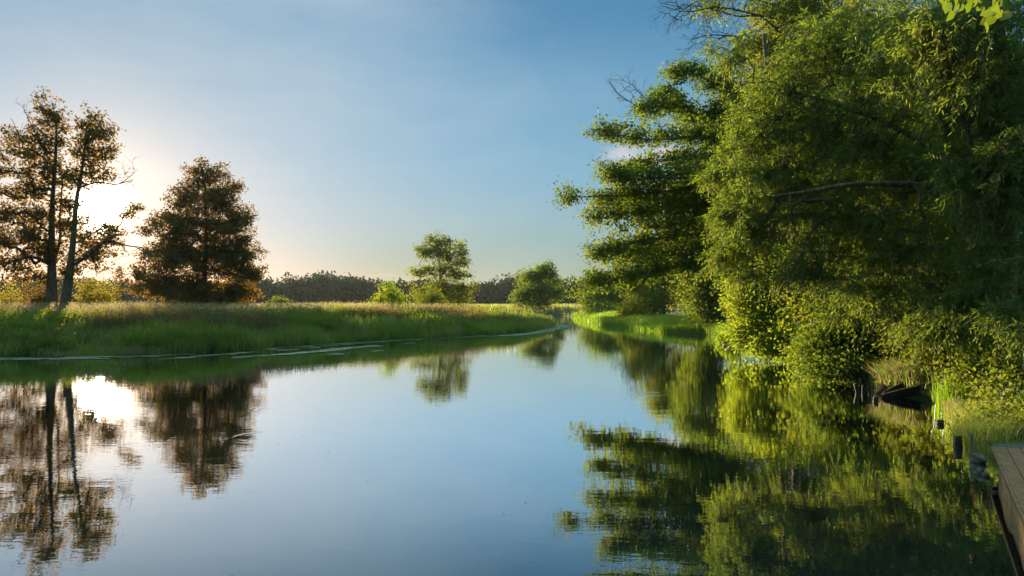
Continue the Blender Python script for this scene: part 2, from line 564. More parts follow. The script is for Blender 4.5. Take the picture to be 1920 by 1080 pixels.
# rings where fish or insects touched the surface
for rx_, ry_, r0_, k_ in [(-4.75, 16.3, 0.42, 40.0), (-0.42, 24.5, 0.55, 30.0), (-4.0, 13.0, 0.5, 36.0), (3.3, 19.0, 0.35, 40.0)]:
    q = T.n('ShaderNodeVectorMath', operation='DISTANCE')
    T.l(tco, q.inputs[0])
    q.inputs[1].default_value = (rx_, ry_, 0)
    r_ = q.outputs['Value']
    dr_ = T.math('DIVIDE', T.math('SUBTRACT', r_, r0_), 0.16)
    e_ = T.math('EXPONENT', T.math('MULTIPLY', T.math('MULTIPLY', dr_, dr_), -1.0))
    h = T.math('ADD', h, T.math('MULTIPLY', T.math('MULTIPLY', T.math('SINE', T.math('MULTIPLY', r_, k_)), e_), 0.5))
bp = T.n('ShaderNodeBump')
bp.inputs['Strength'].default_value = 1.0
bp.inputs['Distance'].default_value = 0.0015
T.l(h, bp.inputs['Height'])
gl = T.n('ShaderNodeBsdfGlossy')
gl.inputs['Roughness'].default_value = 0.004
gl.inputs['Color'].default_value = (0.98, 0.99, 1.0, 1)
T.l(bp.outputs[0], gl.inputs['Normal'])
df = T.n('ShaderNodeBsdfDiffuse')
df.inputs['Color'].default_value = (0.016, 0.026, 0.024, 1)
fr = T.n('ShaderNodeLayerWeight')
fr.inputs['Blend'].default_value = 0.5
mx = T.n('ShaderNodeMixShader')
mr = T.n('ShaderNodeMapRange', interpolation_type='SMOOTHSTEP')
T.l(fr.outputs['Facing'], mr.inputs[0])
mr.inputs[1].default_value = 0.52
mr.inputs[2].default_value = 0.88
mr.inputs[3].default_value = 0.04
mr.inputs[4].default_value = 1.0
T.l(mr.outputs[0], mx.inputs[0])
T.l(df.outputs[0], mx.inputs[1])
T.l(gl.outputs[0], mx.inputs[2])
o = T.n('ShaderNodeOutputMaterial')
T.l(mx.outputs[0], o.inputs['Surface'])
M['water'] = m
wv = np.array([(-150, -20, 0), (60, -20, 0), (60, 140, 0), (-150, 140, 0)], float)
water = build('river', [(wv, [np.array([[0, 1, 2, 3]])], 'water')])
tag(water, 'calm river reflecting the evening sky and trees', 'water', kind='structure')

# ------------------------------------------------------------------ trees


def gz(x, y):
    return float(ground_z(np.array([x]), np.array([y]))[0])


def lobe(px, py, rx, ry, y, rd, n):
    """an ellipsoid of foliage given by where it stands: centre, half sizes in metres, cluster count"""
    c = P(px, py, y)
    return (c, np.array([rx * y / F, rd, ry * y / F]), n)


def lobe_points(lobes, bias=2.0):
    out = []
    for c, r, n in lobes:
        d = rand_unit(n)
        rad = rng.uniform(0.03, 1, n) ** (1 / bias)
        a_ = rand_unit(3) * rng.uniform(3, 6, (3, 1))
        ph_ = rng.uniform(0, 6.28, 3)
        rad = rad * (1 + 0.22 * np.sin(d @ a_[0] + ph_[0]) + 0.16 * np.sin(d @ a_[1] + ph_[1]) + 0.1 * np.sin(d @ a_[2] * 2 + ph_[2]))
        out.append(c + d * rad[:, None] * r)
    return np.concatenate(out)


def grow(trunks, targets, tip_r=0.008, up=0.7, jitter=0.12, expo=0.5):
    """connect every target to the nearest suitable point of the growing skeleton.
    trunks: list of (points, radii). Returns node positions, parents, radii, leader count"""
    pos, par, rad0 = [], [], []
    for pts, rr in trunks:
        for k, (p, r) in enumerate(zip(pts, rr)):
            par.append(-1 if k == 0 else len(pos) - 1)
            pos.append(p)
            rad0.append(r)
    nt = len(pos)
    tr = np.array(pos)
    dist = np.array([np.linalg.norm(tr - t, axis=1).min() for t in targets])
    order = np.argsort(dist)
    buf = np.zeros((nt + len(targets) * 5 + 10, 3))
    buf[:nt] = tr
    allow = np.ones(len(buf), bool)
    first = 0
    for pts, rr in trunks:
        allow[first:first + max(1, len(pts) // 5)] = False
        first += len(pts)
    cnt = nt
    depth = list(np.zeros(nt))
    for ti in order:
        t = targets[ti]
        d = buf[:cnt] - t
        L = np.linalg.norm(d, axis=1)
        cost = L + up * np.maximum(0, d[:, 2]) + 0.03 * np.array(depth)
        cost[~allow[:cnt]] += 50
        k = int(np.argmin(cost))
        a = buf[k].copy()
        seg = t - a
        LL = np.linalg.norm(seg)
        ns = 1 if LL < 0.35 else (2 if LL < 0.8 else (3 if LL < 2.0 else 5))
        bend = np.array([0, 0, 0.18 * LL]) + rng.normal(size=3) * jitter * LL
        prev = k
        for q in range(1, ns + 1):
            f = q / ns
            p = a + seg * f + bend * math.sin(math.pi * f) * 0.6
            buf[cnt] = p
            par.append(prev)
            depth.append(depth[prev] + LL / ns)
            prev = cnt
            cnt += 1
    pos = buf[:cnt]
    par = np.array(par)
    w = np.zeros(cnt)
    child = np.zeros(cnt, int)
    for i in range(cnt - 1, -1, -1):
        if child[i] == 0:
            w[i] += 1
        if par[i] >= 0:
            w[par[i]] += w[i]
            child[par[i]] += 1
    rad = tip_r * w ** expo
    for i in range(nt):
        rad[i] = max(rad0[i], 0)
    return pos, par, rad, nt


def wood(pos, par, rad, nt, lo, hi, sides):
    idx = np.array([i for i in range(nt, len(pos)) if par[i] >= 0 and lo <= rad[i] < hi], int)
    if len(idx) == 0:
        return None
    pr = np.minimum(rad[par[idx]], rad[idx] * 1.35)
    return seg_tubes(pos[par[idx]], pos[idx], pr, rad[idx], sides)


def broad_leaves(centres, n, spread, length, width, flat=0.7, droop=0.25, outward=None):
    c = np.repeat(centres, n, axis=0)
    k = len(c)
    off = rng.normal(size=(k, 3)) * spread * np.array([1, 1, flat])
    p = c + off
    d = unit(off + rng.normal(size=(k, 3)) * spread * 0.9) + np.array([0, 0, -droop])
    nrm = rand_unit(k) + np.array([0, 0, 0.8])
    s = rng.uniform(0.65, 1.25, k)
    return leaf_quads(p, d, nrm, length * s, width * s)


def willow_leaves(centres, strands, per, slen, length, width):
    """hanging sprays of narrow leaves"""
    c = np.repeat(centres, strands, axis=0)
    k = len(c)
    d0 = unit(rng.normal(size=(k, 3)) * np.array([1, 1, 0.7]) + np.array([-0.35, -0.1, -0.05]))
    L = slen * rng.uniform(0.5, 1.3, k)
    t = (np.arange(per) + 0.6) / per
    dro = rng.uniform(0.05, 0.65, k)
    pts = c[:, None] + d0[:, None] * (L[:, None] * t[None])[..., None] * 0.8
    pts[:, :, 2] -= (dro[:, None] * L[:, None] * t[None] ** 2)
    tang = d0[:, None] * 0.8 + np.zeros((k, per, 3))
    tang[:, :, 2] -= 2 * dro[:, None] * t[None]
    tang = unit(tang)
    side = unit(np.cross(tang, rand_unit(k)[:, None] + np.zeros((1, per, 1))))
    sg = np.where(np.arange(per) % 2 == 0, 1.0, -1.0)[None, :, None]
    d = tang * 0.8 + side * sg * 0.6 + rng.normal(size=tang.shape) * 0.15
    d[..., 2] -= 0.2
    nrm = rand_unit(k * per) + np.array([0, 0, 0.4])
    s = rng.uniform(0.7, 1.25, k * per)
    v, f = leaf_quads(pts.reshape(-1, 3), d.reshape(-1, 3), nrm, length * s, width * s)
    a = np.concatenate([c[:, None], pts[:, :-1:3]], 1)
    tw = np.concatenate([c[:, None], pts[:, per // 2:per // 2 + 1], pts[:, -1:]], 1)
    A = tw[:, :-1].reshape(-1, 3)
    B = tw[:, 1:].reshape(-1, 3)
    r = np.full(len(A), 0.0035)
    tv, tf = seg_tubes(A, B, r, r * 0.7, 3)
    return (v, f), (tv, tf)


def make_tree(name, label, cat, base, trunks, lobes, leafm, barkm='bark', n_leaf=60, spread=0.38, length=0.15, width=0.09,
              tip_r=0.008, flat=0.7, split=0.035, up=0.7, willow=None, group=None, bare=None, dens=1.0, expo=0.5, bias=2.0, n_trunk=1, extra=None):
    """trunks: list of (list of points, r0, r1). Everything in world space, then moved to the thing's base"""
    base = np.array(base, float)
    T_ = []
    for pts, r0, r1 in trunks:
        p = resample(np.array(pts, float), max(10, int(len(pts) * 5)))
        t = np.linspace(0, 1, len(p))
        r = r0 + (r1 - r0) * t ** 0.6
        r = r * (1 + 0.45 * np.exp(-t * 14))
        T_.append((p, r))
    tg = lobe_points(lobes, bias)
    if extra is not None:
        tg = np.concatenate([tg, extra])
    root = thing(name, base, label, cat, group)
    allt = tg
    if bare is not None:
        allt = np.concatenate([tg, bare])
    pos, par, rad, nt = grow(T_, allt, tip_r, up, expo=expo)
    for k_, (p, r) in enumerate(T_):
        v, f = poly_tube(p - base, r, 14, 0.06)
        build('trunk' if k_ < n_trunk else 'limb', [(v, f, barkm)], root, smooth=True)
    parts = []
    big = wood(pos - base, par, rad, nt, split, 99, 8)
    if big:
        parts.append((big[0], [big[1]], barkm))
    small = wood(pos - base, par, rad, nt, 0, split, 4)
    if small:
        parts.append((small[0], [small[1]], barkm))
    if willow:
        (v, f), (tv, tf) = willow_leaves(tg - base, *willow)
        parts.append((v, [f], leafm))
        parts.append((tv, [tf], barkm))
    else:
        v, f = broad_leaves(tg - base, n_leaf, spread, length, width, flat)
        parts.append((v, [f], leafm))
    build('crown', parts, root)
    return root


def bush(name, label, cat, px, py_top, y, w_px, leafm, n=60, n_leaf=70, spread=0.25, length=0.12, width=0.07, group=None, ground=None, depth=None, willow=None, lobes=None):
    """a shrub with several stems from one stool"""
    x = P(px, 570, y)[0]
    z0 = gz(x, y) if ground is None else ground
    top = P(px, py_top, y)[2]
    H = top - z0
    hw = w_px * 0.5 * y / F
    depth = depth or hw
    if lobes is None:
        lobes = [(np.array([x, y, z0 + H * 0.52]), np.array([hw * 0.8, depth * 0.8, H * 0.46]), int(n * 0.6)),
                 (np.array([x - hw * 0.42, y, z0 + H * 0.36]), np.array([hw * 0.55, depth * 0.6, H * 0.32]), int(n * 0.25)),
                 (np.array([x + hw * 0.4, y, z0 + H * 0.38]), np.array([hw * 0.58, depth * 0.6, H * 0.34]), int(n * 0.25))]
    trunks = []
    for k in range(3):
        a = rng.uniform(0, 6.28)
        b = np.array([x + 0.15 * math.cos(a), y + 0.15 * math.sin(a), z0 - 0.1])
        e = np.array([x + hw * 0.45 * math.cos(a), y + depth * 0.4 * math.sin(a), z0 + H * 0.6])
        trunks.append(([b, b * 0.5 + e * 0.5 + np.array([0, 0, H * 0.08]), e], 0.02 + 0.012 * H, 0.012))
    return make_tree(name, label, cat, (x, y, z0), trunks, lobes, leafm, n_leaf=n_leaf, spread=spread, length=length, width=width,
                     tip_r=0.005, split=0.02, up=0.4, group=group, willow=willow, n_trunk=3)


# --- the tall twin-trunked tree on the left bank, in front of the sun
y = 54.0
bx = P(97, 575, y)[0]
bz = gz(bx, y)
A = [np.array([bx, y, bz - 0.2]), P(98, 520, y), P(97, 450, y + 0.3), P(98, 380, y), P(104, 300, y), P(106, 220, y)]
x2 = P(124, 575, y)[0]
B = [np.array([x2, y - 0.4, bz - 0.2]), P(129, 520, y - 0.4), P(137, 450, y - 0.6), P(143, 380, y - 0.5), P(155, 310, y - 0.3), P(163, 240, y)]
C = [P(98, 500, y), P(112, 450, y + 0.6), P(113, 400, y + 0.9), P(118, 330, y + 0.8)]
L = [lobe(100, 216, 36, 34, y, 1.4, 56), lobe(92, 262, 38, 40, y, 1.6, 72), lobe(172, 238, 34, 36, y, 1.4, 55), lobe(165, 285, 30, 45, y, 1.5, 75),
     lobe(203, 285, 16, 26, y, 0.9, 22), lobe(200, 250, 14, 14, y, 0.7, 12), lobe(30, 258, 34, 18, y, 1.2, 28), lobe(42, 288, 48, 22, y, 1.5, 46), lobe(100, 320, 45, 30, y, 1.7, 80),
     lobe(150, 335, 30, 26, y, 1.2, 36), lobe(190, 325, 18, 14, y, 0.8, 14), lobe(70, 350, 36, 22, y, 1.5, 38), lobe(22, 322, 30, 9, y, 1.2, 20), lobe(30, 360, 45, 14, y, 1.4, 34),
     lobe(20, 405, 50, 26, y, 1.8, 80), lobe(55, 440, 50, 22, y, 1.7, 80), lobe(80, 475, 44, 16, y, 1.5, 44), lobe(20, 490, 40, 14, y, 1.5, 30), lobe(130, 505, 30, 14, y, 1.2, 26), lobe(0, 455, 45, 20, y, 1.6, 36), lobe(110, 378, 22, 16, y, 1.0, 18),
     lobe(75, 400, 30, 20, y, 1.2, 40), lobe(118, 425, 26, 22, y, 1.3, 34), lobe(100, 465, 34, 18, y, 1.3, 34), lobe(150, 420, 14, 20, y, 0.9, 14), lobe(135, 380, 16, 18, y, 0.9, 16), lobe(185, 470, 34, 14, y, 1.2, 24), lobe(70, 520, 50, 10, y, 1.4, 24), lobe(215, 455, 18, 8, y, 0.8, 10), lobe(206, 432, 22, 18, y, 1.0, 26), lobe(165, 450, 34, 16, y, 1.2, 30), lobe(160, 480, 40, 16, y, 1.2, 28), lobe(190, 500, 12, 8, y, 0.6, 6),
     lobe(45, 505, 36, 10, y, 1.2, 16), lobe(258, 391, 12, 6, y, 0.5, 8), lobe(236, 402, 16, 5, y, 0.5, 7), lobe(-60, 330, 60, 70, y, 2.2, 90), lobe(-50, 430, 50, 40, y, 2, 50)]
bare = np.array([P(250, 335, y), P(232, 348, y), P(245, 362, y), P(222, 358, y), P(20, 222, y), P(45, 196, y), P(45, 212, y), P(268, 464, y), P(262, 440, y), P(240, 480, y), P(182, 520, y), P(186, 498, y)])
make_tree('tall_tree', 'tallest tree on the left bank, twin-trunked, ragged crown in front of the low sun', 'tree',
          (bx, y, bz), [(A, 0.43, 0.05), (B, 0.37, 0.045), (C, 0.14, 0.04)], L, 'leaf_oak', n_leaf=18, spread=0.19, length=0.21, width=0.145,
          bare=bare, tip_r=0.016, n_trunk=2)

# --- the dense oval tree right of it
y = 69.0
bx = P(384, 575, y)[0]
bz = gz(bx, y)
A = [np.array([bx, y, bz - 0.2]), P(384, 520, y), P(386, 450, y), P(385, 380, y), P(382, 320, y)]
L = [lobe(378, 335, 26, 34, y, 1.2, 50), lobe(352, 372, 36, 32, y, 1.6, 75), lobe(412, 368, 42, 36, y, 1.7, 90), lobe(330, 425, 52, 40, y, 2.2, 130), lobe(400, 425, 58, 44, y, 2.6, 150),
     lobe(440, 415, 32, 38, y, 1.7, 70), lobe(310, 478, 50, 34, y, 2.2, 115), lobe(385, 485, 60, 42, y, 2.8, 150), lobe(455, 470, 36, 38, y, 2.0, 85), lobe(472, 515, 32, 18, y, 1.4, 45),
     lobe(300, 530, 46, 34, y, 2.2, 140), lobe(355, 545, 52, 28, y, 2.6, 150), lobe(435, 545, 42, 26, y, 2.2, 120), lobe(345, 475, 50, 40, y, 2.4, 90), lobe(430, 490, 44, 40, y, 2.2, 80), lobe(385, 565, 60, 14, y, 2.4, 60), lobe(405, 325, 20, 14, y, 0.9, 12), lobe(262, 508, 16, 14, y, 0.9, 14), lobe(445, 350, 12, 12, y, 0.8, 9), lobe(268, 432, 12, 8, y, 0.7, 7)]
make_tree('oval_tree', 'dense dark oval tree with leaves almost down to the meadow, right of the twin trunks', 'tree',
          (bx, y, bz), [(A, 0.34, 0.05)], L, 'leaf_oak', n_leaf=36, spread=0.22, length=0.22, width=0.15, tip_r=0.014)

# --- the airy tree in the middle
y = 104.0
bx = P(824, 580, y)[0]
bz = gz(bx, y)
A = [np.array([bx, y, bz - 0.2]), P(824, 545, y), P(826, 510, y), P(822, 480, y), P(818, 450, y)]
B = [P(826, 520, y), P(840, 495, y), P(856, 465, y)]
C = [P(825, 535, y), P(806, 510, y), P(785, 500, y)]
L = [lobe(818, 452, 24, 14, y, 1.4, 34), lobe(800, 474, 20, 16, y, 1.4, 32), lobe(832, 476, 22, 22, y, 1.6, 46), lobe(860, 468, 17, 16, y, 1.2, 26), lobe(864, 492, 18, 10, y, 1.2, 20),
     lobe(795, 510, 28, 9, y, 1.7, 32), lobe(838, 505, 26, 13, y, 1.7, 34), lobe(862, 515, 20, 8, y, 1.3, 20), lobe(826, 540, 40, 24, y, 2.4, 75), lobe(870, 540, 28, 12, y, 1.7, 30), lobe(790, 550, 22, 20, y, 1.6, 36),
     lobe(850, 560, 30, 16, y, 1.7, 40)]
make_tree('airy_tree', 'slender airy tree with sky showing through its round upper crown, behind the pale willow shrub', 'tree',
          (bx, y, bz), [(A, 0.24, 0.05), (B, 0.13, 0.05), (C, 0.1, 0.04)], L, 'leaf_mid', n_leaf=26, spread=0.36, length=0.3, width=0.2, tip_r=0.012)

# --- the round-crowned tree beside the far channel
y = 115.0
bx = P(1010, 585, y)[0]
bz = gz(bx, y)
if bz < 0.2:
    bz = 0.4
y = 136.0
bx = P(1010, 585, y)[0]
bz = gz(bx, y)
A = [np.array([bx, y, bz - 0.2]), P(1011, 560, y), P(1012, 530, y), P(1016, 505, y)]
B = [P(1011, 565, y), P(995, 540, y), P(985, 520, y)]
L = [lobe(1018, 510, 22, 16, y, 2, 60), lobe(998, 516, 24, 16, y, 2, 50), lobe(1038, 524, 14, 10, y, 1.6, 20), lobe(1006, 540, 38, 22, y, 3, 130), lobe(1036, 552, 20, 20, y, 2.2, 50),
     lobe(978, 556, 20, 18, y, 2.2, 50), lobe(1004, 566, 40, 16, y, 3, 70), lobe(1026, 497, 8, 6, y, 1, 8), lobe(1050, 542, 8, 8, y, 1, 8)]
make_tree('round_tree', 'broad round-crowned green tree standing behind the far bend of the river', 'tree',
          (bx, y, bz), [(A, 0.35, 0.06), (B, 0.16, 0.05)], L, 'leaf_willow', n_leaf=24, spread=0.42, length=0.36, width=0.24, tip_r=0.012)

# --- shrubs of the left bank
bush('round_shrub', 'rounded sunlit shrub on the meadow just left of the slender airy tree', 'bush', 729, 530, 64, 62, 'leaf_sunny', 55, 60, 0.22, 0.16, 0.1)
bush('willow_shrub', 'pale green upright shrub standing in front of the slender airy tree', 'bush', 808, 536, 82, 60, 'leaf_mid', 60, 60, 0.28, 0.24, 0.07)
bush('rusty_shrub', 'low rust-brown shrub at the left foot of the round-crowned tree', 'bush', 973, 571, 118, 26, 'leaf_red', 26, 40, 0.25, 0.22, 0.14)
bush('small_shrub', 'small grey-green shrub alone in front of the far forest, right of the oval tree', 'bush', 524, 553, 140, 44, 'leaf_mid', 30, 40, 0.4, 0.35, 0.2)
bush('bank_shrub', 'yellow-green shrub tinted gold for sun flare just right of the twin trunks', 'bush', 178, 512, 62, 84, 'leaf_flare_gold', 70, 50, 0.3, 0.16, 0.1)
bush('bank_shrub', 'dark brownish shrub against the left side of the twin trunks', 'bush', 74, 520, 57, 62, 'leaf_oak', 60, 55, 0.26, 0.15, 0.1)
bush('bank_shrub', 'low yellowish shrub at the left edge of the picture', 'bush', 18, 532, 60, 80, 'leaf_flare_gold', 60, 50, 0.28, 0.15, 0.1)
y = 66.0
bx = P(231, 575, y)[0]
bz = gz(bx, y)
make_tree('sapling', 'thin young tree standing alone between the twin trunks and the oval tree', 'tree', (bx, y, bz),
          [([np.array([bx, y, bz - 0.1]), P(230, 540, y), P(226, 502, y)], 0.06, 0.015)],
          [lobe(226, 508, 8, 9, y, 0.4, 9), lobe(221, 518, 8, 6, y, 0.4, 6), lobe(236, 524, 7, 8, y, 0.4, 6), lobe(226, 545, 12, 12, y, 0.5, 9)], 'leaf_oak',
          n_leaf=22, spread=0.15, length=0.15, width=0.1, tip_r=0.008)

# --- far forest: one mass
tx, ty, tz, tr_, th = [], [], [], [], []
for _ in range(900):
    x = rng.uniform(-330, 190)
    yy = rng.uniform(385, 450)
    tx.append(x)
    ty.append(yy)
    pr = 1.0 + 0.16 * math.sin(x * 0.045) + 0.10 * math.sin(x * 0.13 + 1)
    left = np.clip((-150 - x) / 120, 0, 1)
    th.append(rng.uniform(9.5, 14.2) * pr * (1 - 0.1 * left))
    tr_.append(rng.uniform(3.2, 6.0))
tx, ty, th, tr_ = map(np.array, (tx, ty, th, tr_))
nc = 230
k = len(tx)
d = rand_unit(k * nc)
rad = rng.uniform(0.3, 1.05, k * nc) ** 0.5
lump = 1 + 0.25 * np.sin(d[:, 0] * 5 + np.repeat(rng.uniform(0, 6, k), nc)) * np.cos(d[:, 2] * 6 + np.repeat(rng.uniform(0, 6, k), nc))
R = np.repeat(tr_, nc)
H = np.repeat(th, nc)
c = np.stack([np.repeat(tx, nc), np.repeat(ty, nc), 0.2 + H * 0.5], 1) + d * (rad * lump)[:, None] * np.stack([R, R, H * 0.5], 1)
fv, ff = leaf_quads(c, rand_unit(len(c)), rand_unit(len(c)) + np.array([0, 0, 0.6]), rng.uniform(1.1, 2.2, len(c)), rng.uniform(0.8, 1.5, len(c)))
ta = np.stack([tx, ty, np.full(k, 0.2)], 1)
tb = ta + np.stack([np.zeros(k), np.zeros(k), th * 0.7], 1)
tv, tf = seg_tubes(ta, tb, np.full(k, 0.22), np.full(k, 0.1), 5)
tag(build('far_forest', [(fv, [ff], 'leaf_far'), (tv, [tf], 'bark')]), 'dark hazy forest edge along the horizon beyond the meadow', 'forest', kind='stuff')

# --- right bank: the alder with level limbs reaching out over the water
y = 32.0
bx, by = 12.6, 33.5
bz = gz(bx, by)


def limb(a, pts, r0, r1=0.012):
    return ([np.array(a)] + [P(*p) for p in pts], r0, r1)


tr0 = [np.array([bx, by, bz - 0.2]), np.array([12.1, 33.0, 3.0]), np.array([11.3, 32.5, 6.5]), np.array([10.6, 32.2, 10.0]), np.array([10.2, 32, 13.0])]
t_at = lambda z: np.array([np.interp(z, [0, 3, 6.5, 10, 13], [12.6, 12.1, 11.3, 10.6, 10.2]), np.interp(z, [0, 3, 6.5, 10, 13], [33.5, 33, 32.5, 32.2, 32]), z])
limbs = [(tr0, 0.34, 0.09),
         limb(t_at(3.2), [(1400, 466, 31.5), (1290, 494, 31), (1190, 516, 30.5), (1100, 528, 30)], 0.11),
         limb(t_at(4.5), [(1400, 435, 32), (1290, 440, 31.5), (1200, 452, 31), (1120, 474, 30.5)], 0.09),
         limb(t_at(5.2), [(1400, 392, 33), (1310, 402, 33), (1210, 398, 32.5), (1112, 404, 32)], 0.08),
         limb(t_at(6.0), [(1420, 345, 31.5), (1300, 352, 31.5), (1190, 366, 31), (1068, 370, 30.5)], 0.11),
         limb(t_at(7.4), [(1420, 296, 32.5), (1330, 292, 32.2), (1240, 302, 32), (1180, 322, 31.6)], 0.07),
         limb(t_at(7.8), [(1400, 262, 32.5), (1320, 256, 32), (1220, 262, 31.6), (1122, 244, 31.2)], 0.10),
         limb(t_at(8.6), [(1420, 240, 33), (1330, 222, 33), (1255, 196, 32.6), (1205, 208, 32.5)], 0.08),
         limb(t_at(10.0), [(1420, 190, 33), (1350, 160, 33), (1300, 140, 33), (1268, 138, 33)], 0.08),
         limb(t_at(3.9), [(1390, 470, 33.5), (1300, 462, 33.8), (1230, 474, 34), (1160, 492, 34)], 0.07),
         limb(t_at(5.6), [(1390, 372, 33.5), (1300, 376, 34), (1230, 388, 34), (1165, 384, 34.2)], 0.06),
         limb(t_at(6.6), [(1390, 330, 31), (1290, 326, 30.6), (1210, 336, 30.2), (1140, 330, 30)], 0.06),
         limb(t_at(8.2), [(1400, 250, 33.6), (1330, 234, 34), (1280, 206, 34), (1245, 176, 34)], 0.06)]
L = []
tw_pts = []
for li, (lp, r0_, r1_) in enumerate(limbs[1:]):
    lp = resample(np.array(lp), 60)
    ln = np.linalg.norm(np.diff(lp, axis=0), axis=1).sum()
    nt_ = int(ln / 0.095)
    for q in range(nt_):
        t_ = 0.22 + 0.78 * (q + rng.uniform(0, 1)) / nt_
        if math.sin(t_ * 19 + li * 2.1) + math.sin(t_ * 43 + li) < -1.15:
            continue                                       # bare stretches
        k_ = min(int(t_ * 59), 58)
        p_ = lp[k_]
        fw = unit((lp[k_ + 1] - lp[k_])[None])[0]
        sd_ = np.array([fw[1], -fw[0], 0]) * rng.choice([-1, 1])
        dir_ = fw * rng.uniform(0.2, 0.9) + sd_ * rng.uniform(0.1, 1.0) + np.array([0, 0, rng.normal(0.22, 0.38)])
        dir_ = dir_ / np.linalg.norm(dir_)
        L_ = rng.uniform(0.2, 1.45) * (1.2 - 0.7 * t_)
        m_ = 2 + int(L_ * 2.4)
        for f_ in np.linspace(0.35, 1.0, m_):
            tw_pts.append(p_ + dir_ * L_ * f_ + rng.normal(size=3) * 0.09 + np.array([0, 0, -0.12 * f_ * f_ * L_]))
tw_pts = np.array(tw_pts)
for q in [(1380, 200, 46, 60, 33, 80), (1380, 300, 44, 50, 33, 80), (1385, 410, 46, 60, 33, 90)]:
    L.append(lobe(q[0], q[1], q[2], q[3], q[4], 1.4, q[5]))
for q in [(1290, 365, 34, 16, 33, 24), (1340, 360, 36, 26, 33, 44), (1330, 415, 40, 26, 33, 46), (1260, 415, 40, 14, 32.5, 26), (1350, 270, 36, 26, 33, 40), (1300, 310, 30, 12, 33, 18), (1290, 465, 50, 18, 32, 44), (1360, 450, 40, 26, 32, 50), (1190, 478, 40, 12, 31, 26), (1215, 420, 40, 10, 32, 20), (1345, 150, 26, 26, 33, 24), (1160, 425, 16, 7, 31.5, 8)]:
    L.append(lobe(q[0], q[1], q[2], q[3], q[4], 1.2, q[5]))
bare = np.array([P(*p) for p in [(1152, 152, 32.6), (1160, 176, 32.6), (1172, 168, 32.6), (1190, 185, 32.6), (1180, 160, 32.6), (1205, 180, 32.6), (1212, 145, 32.6), (1246, 142, 33), (1098, 246, 31.2), (1106, 470, 30.4),
                                (1165, 296, 31.6), (1150, 308, 31.6), (1135, 300, 31.6), (1195, 220, 32.4)]])
make_tree('alder_tree', 'alder on the right bank whose level leafy limbs reach far out over the water', 'tree',
          (bx, by, bz), limbs, L, 'leaf_alder', n_leaf=30, spread=0.17, length=0.115, width=0.09, flat=0.75, bare=bare, tip_r=0.007, bias=2.4, extra=tw_pts)

# --- tall tree above and behind the alder, with bare twigs at the top edge
bx, by = 15.5, 37.0
bz = gz(bx, by)
tr0 = [np.array([bx, by, bz - 0.2]), np.array([14.8, 36.5, 6.0]), np.array([14.0, 36, 11.0]), np.array([13.0, 35.5, 15.0]), np.array([12.2, 35.5, 18.5])]
L = [lobe(1500, 20, 60, 50, 35, 2.4, 120), lobe(1440, 90, 50, 36, 35, 2, 80), lobe(1560, 60, 90, 70, 36, 3, 170), lobe(1500, 140, 90, 50, 35, 2.6, 150), lobe(1430, 190, 60, 60, 35, 2.4, 120),
     lobe(1600, 160, 120, 80, 37, 3, 180), lobe(1690, 60, 90, 90, 37, 3, 130), lobe(1560, -60, 110, 50, 36, 3, 120), lobe(1480, 270, 100, 70, 35, 2.6, 160), lobe(1330, 8, 18, 8, 34, 0.8, 8), lobe(1350, 14, 10, 14, 34, 0.6, 6), lobe(1430, 25, 30, 22, 35, 1.2, 26),
     lobe(1600, 300, 130, 80, 37, 3, 170), lobe(1720, 220, 110, 90, 38, 3, 140)]
bare = np.array([P(px, py, 34) for px, py in [(a_ + ja_, b_ + jb_) for a_, b_ in [(1240, 12), (1248, 26), (1262, 20), (1270, 36), (1256, 4), (1284, 30), (1296, 44), (1300, 70), (1320, 40), (1310, 56), (1335, 60), (1345, 36), (1350, 74), (1372, 50), (1365, 86), (1390, 66), (1388, 30), (1405, 84),
                                              (1400, 45), (1380, 12), (1412, 20), (1330, 78), (1280, 8), (1306, 14), (1356, 98), (1384, 104), (1418, 60)] for ja_, jb_ in [(0, 0), (9, -7), (-5, 9), (14, 12)]]])
make_tree('tall_poplar', 'tall tree rising behind the alder, with dead bare twigs against the blue sky', 'tree',
          (bx, by, bz), [(tr0, 0.4, 0.08), ([np.array([13.6, 36, 12.5]), P(1440, 40, 34.5), P(1380, 30, 34.2), P(1330, 15, 34), P(1290, 10, 34)], 0.07, 0.015), ([np.array([13.9, 36, 11.2]), P(1440, 95, 34.5), P(1400, 75, 34.2), P(1350, 60, 34)], 0.06, 0.012)],
          L, 'leaf_mid', n_leaf=64, spread=0.34, length=0.13, width=0.075, bare=bare, tip_r=0.011, expo=0.42)



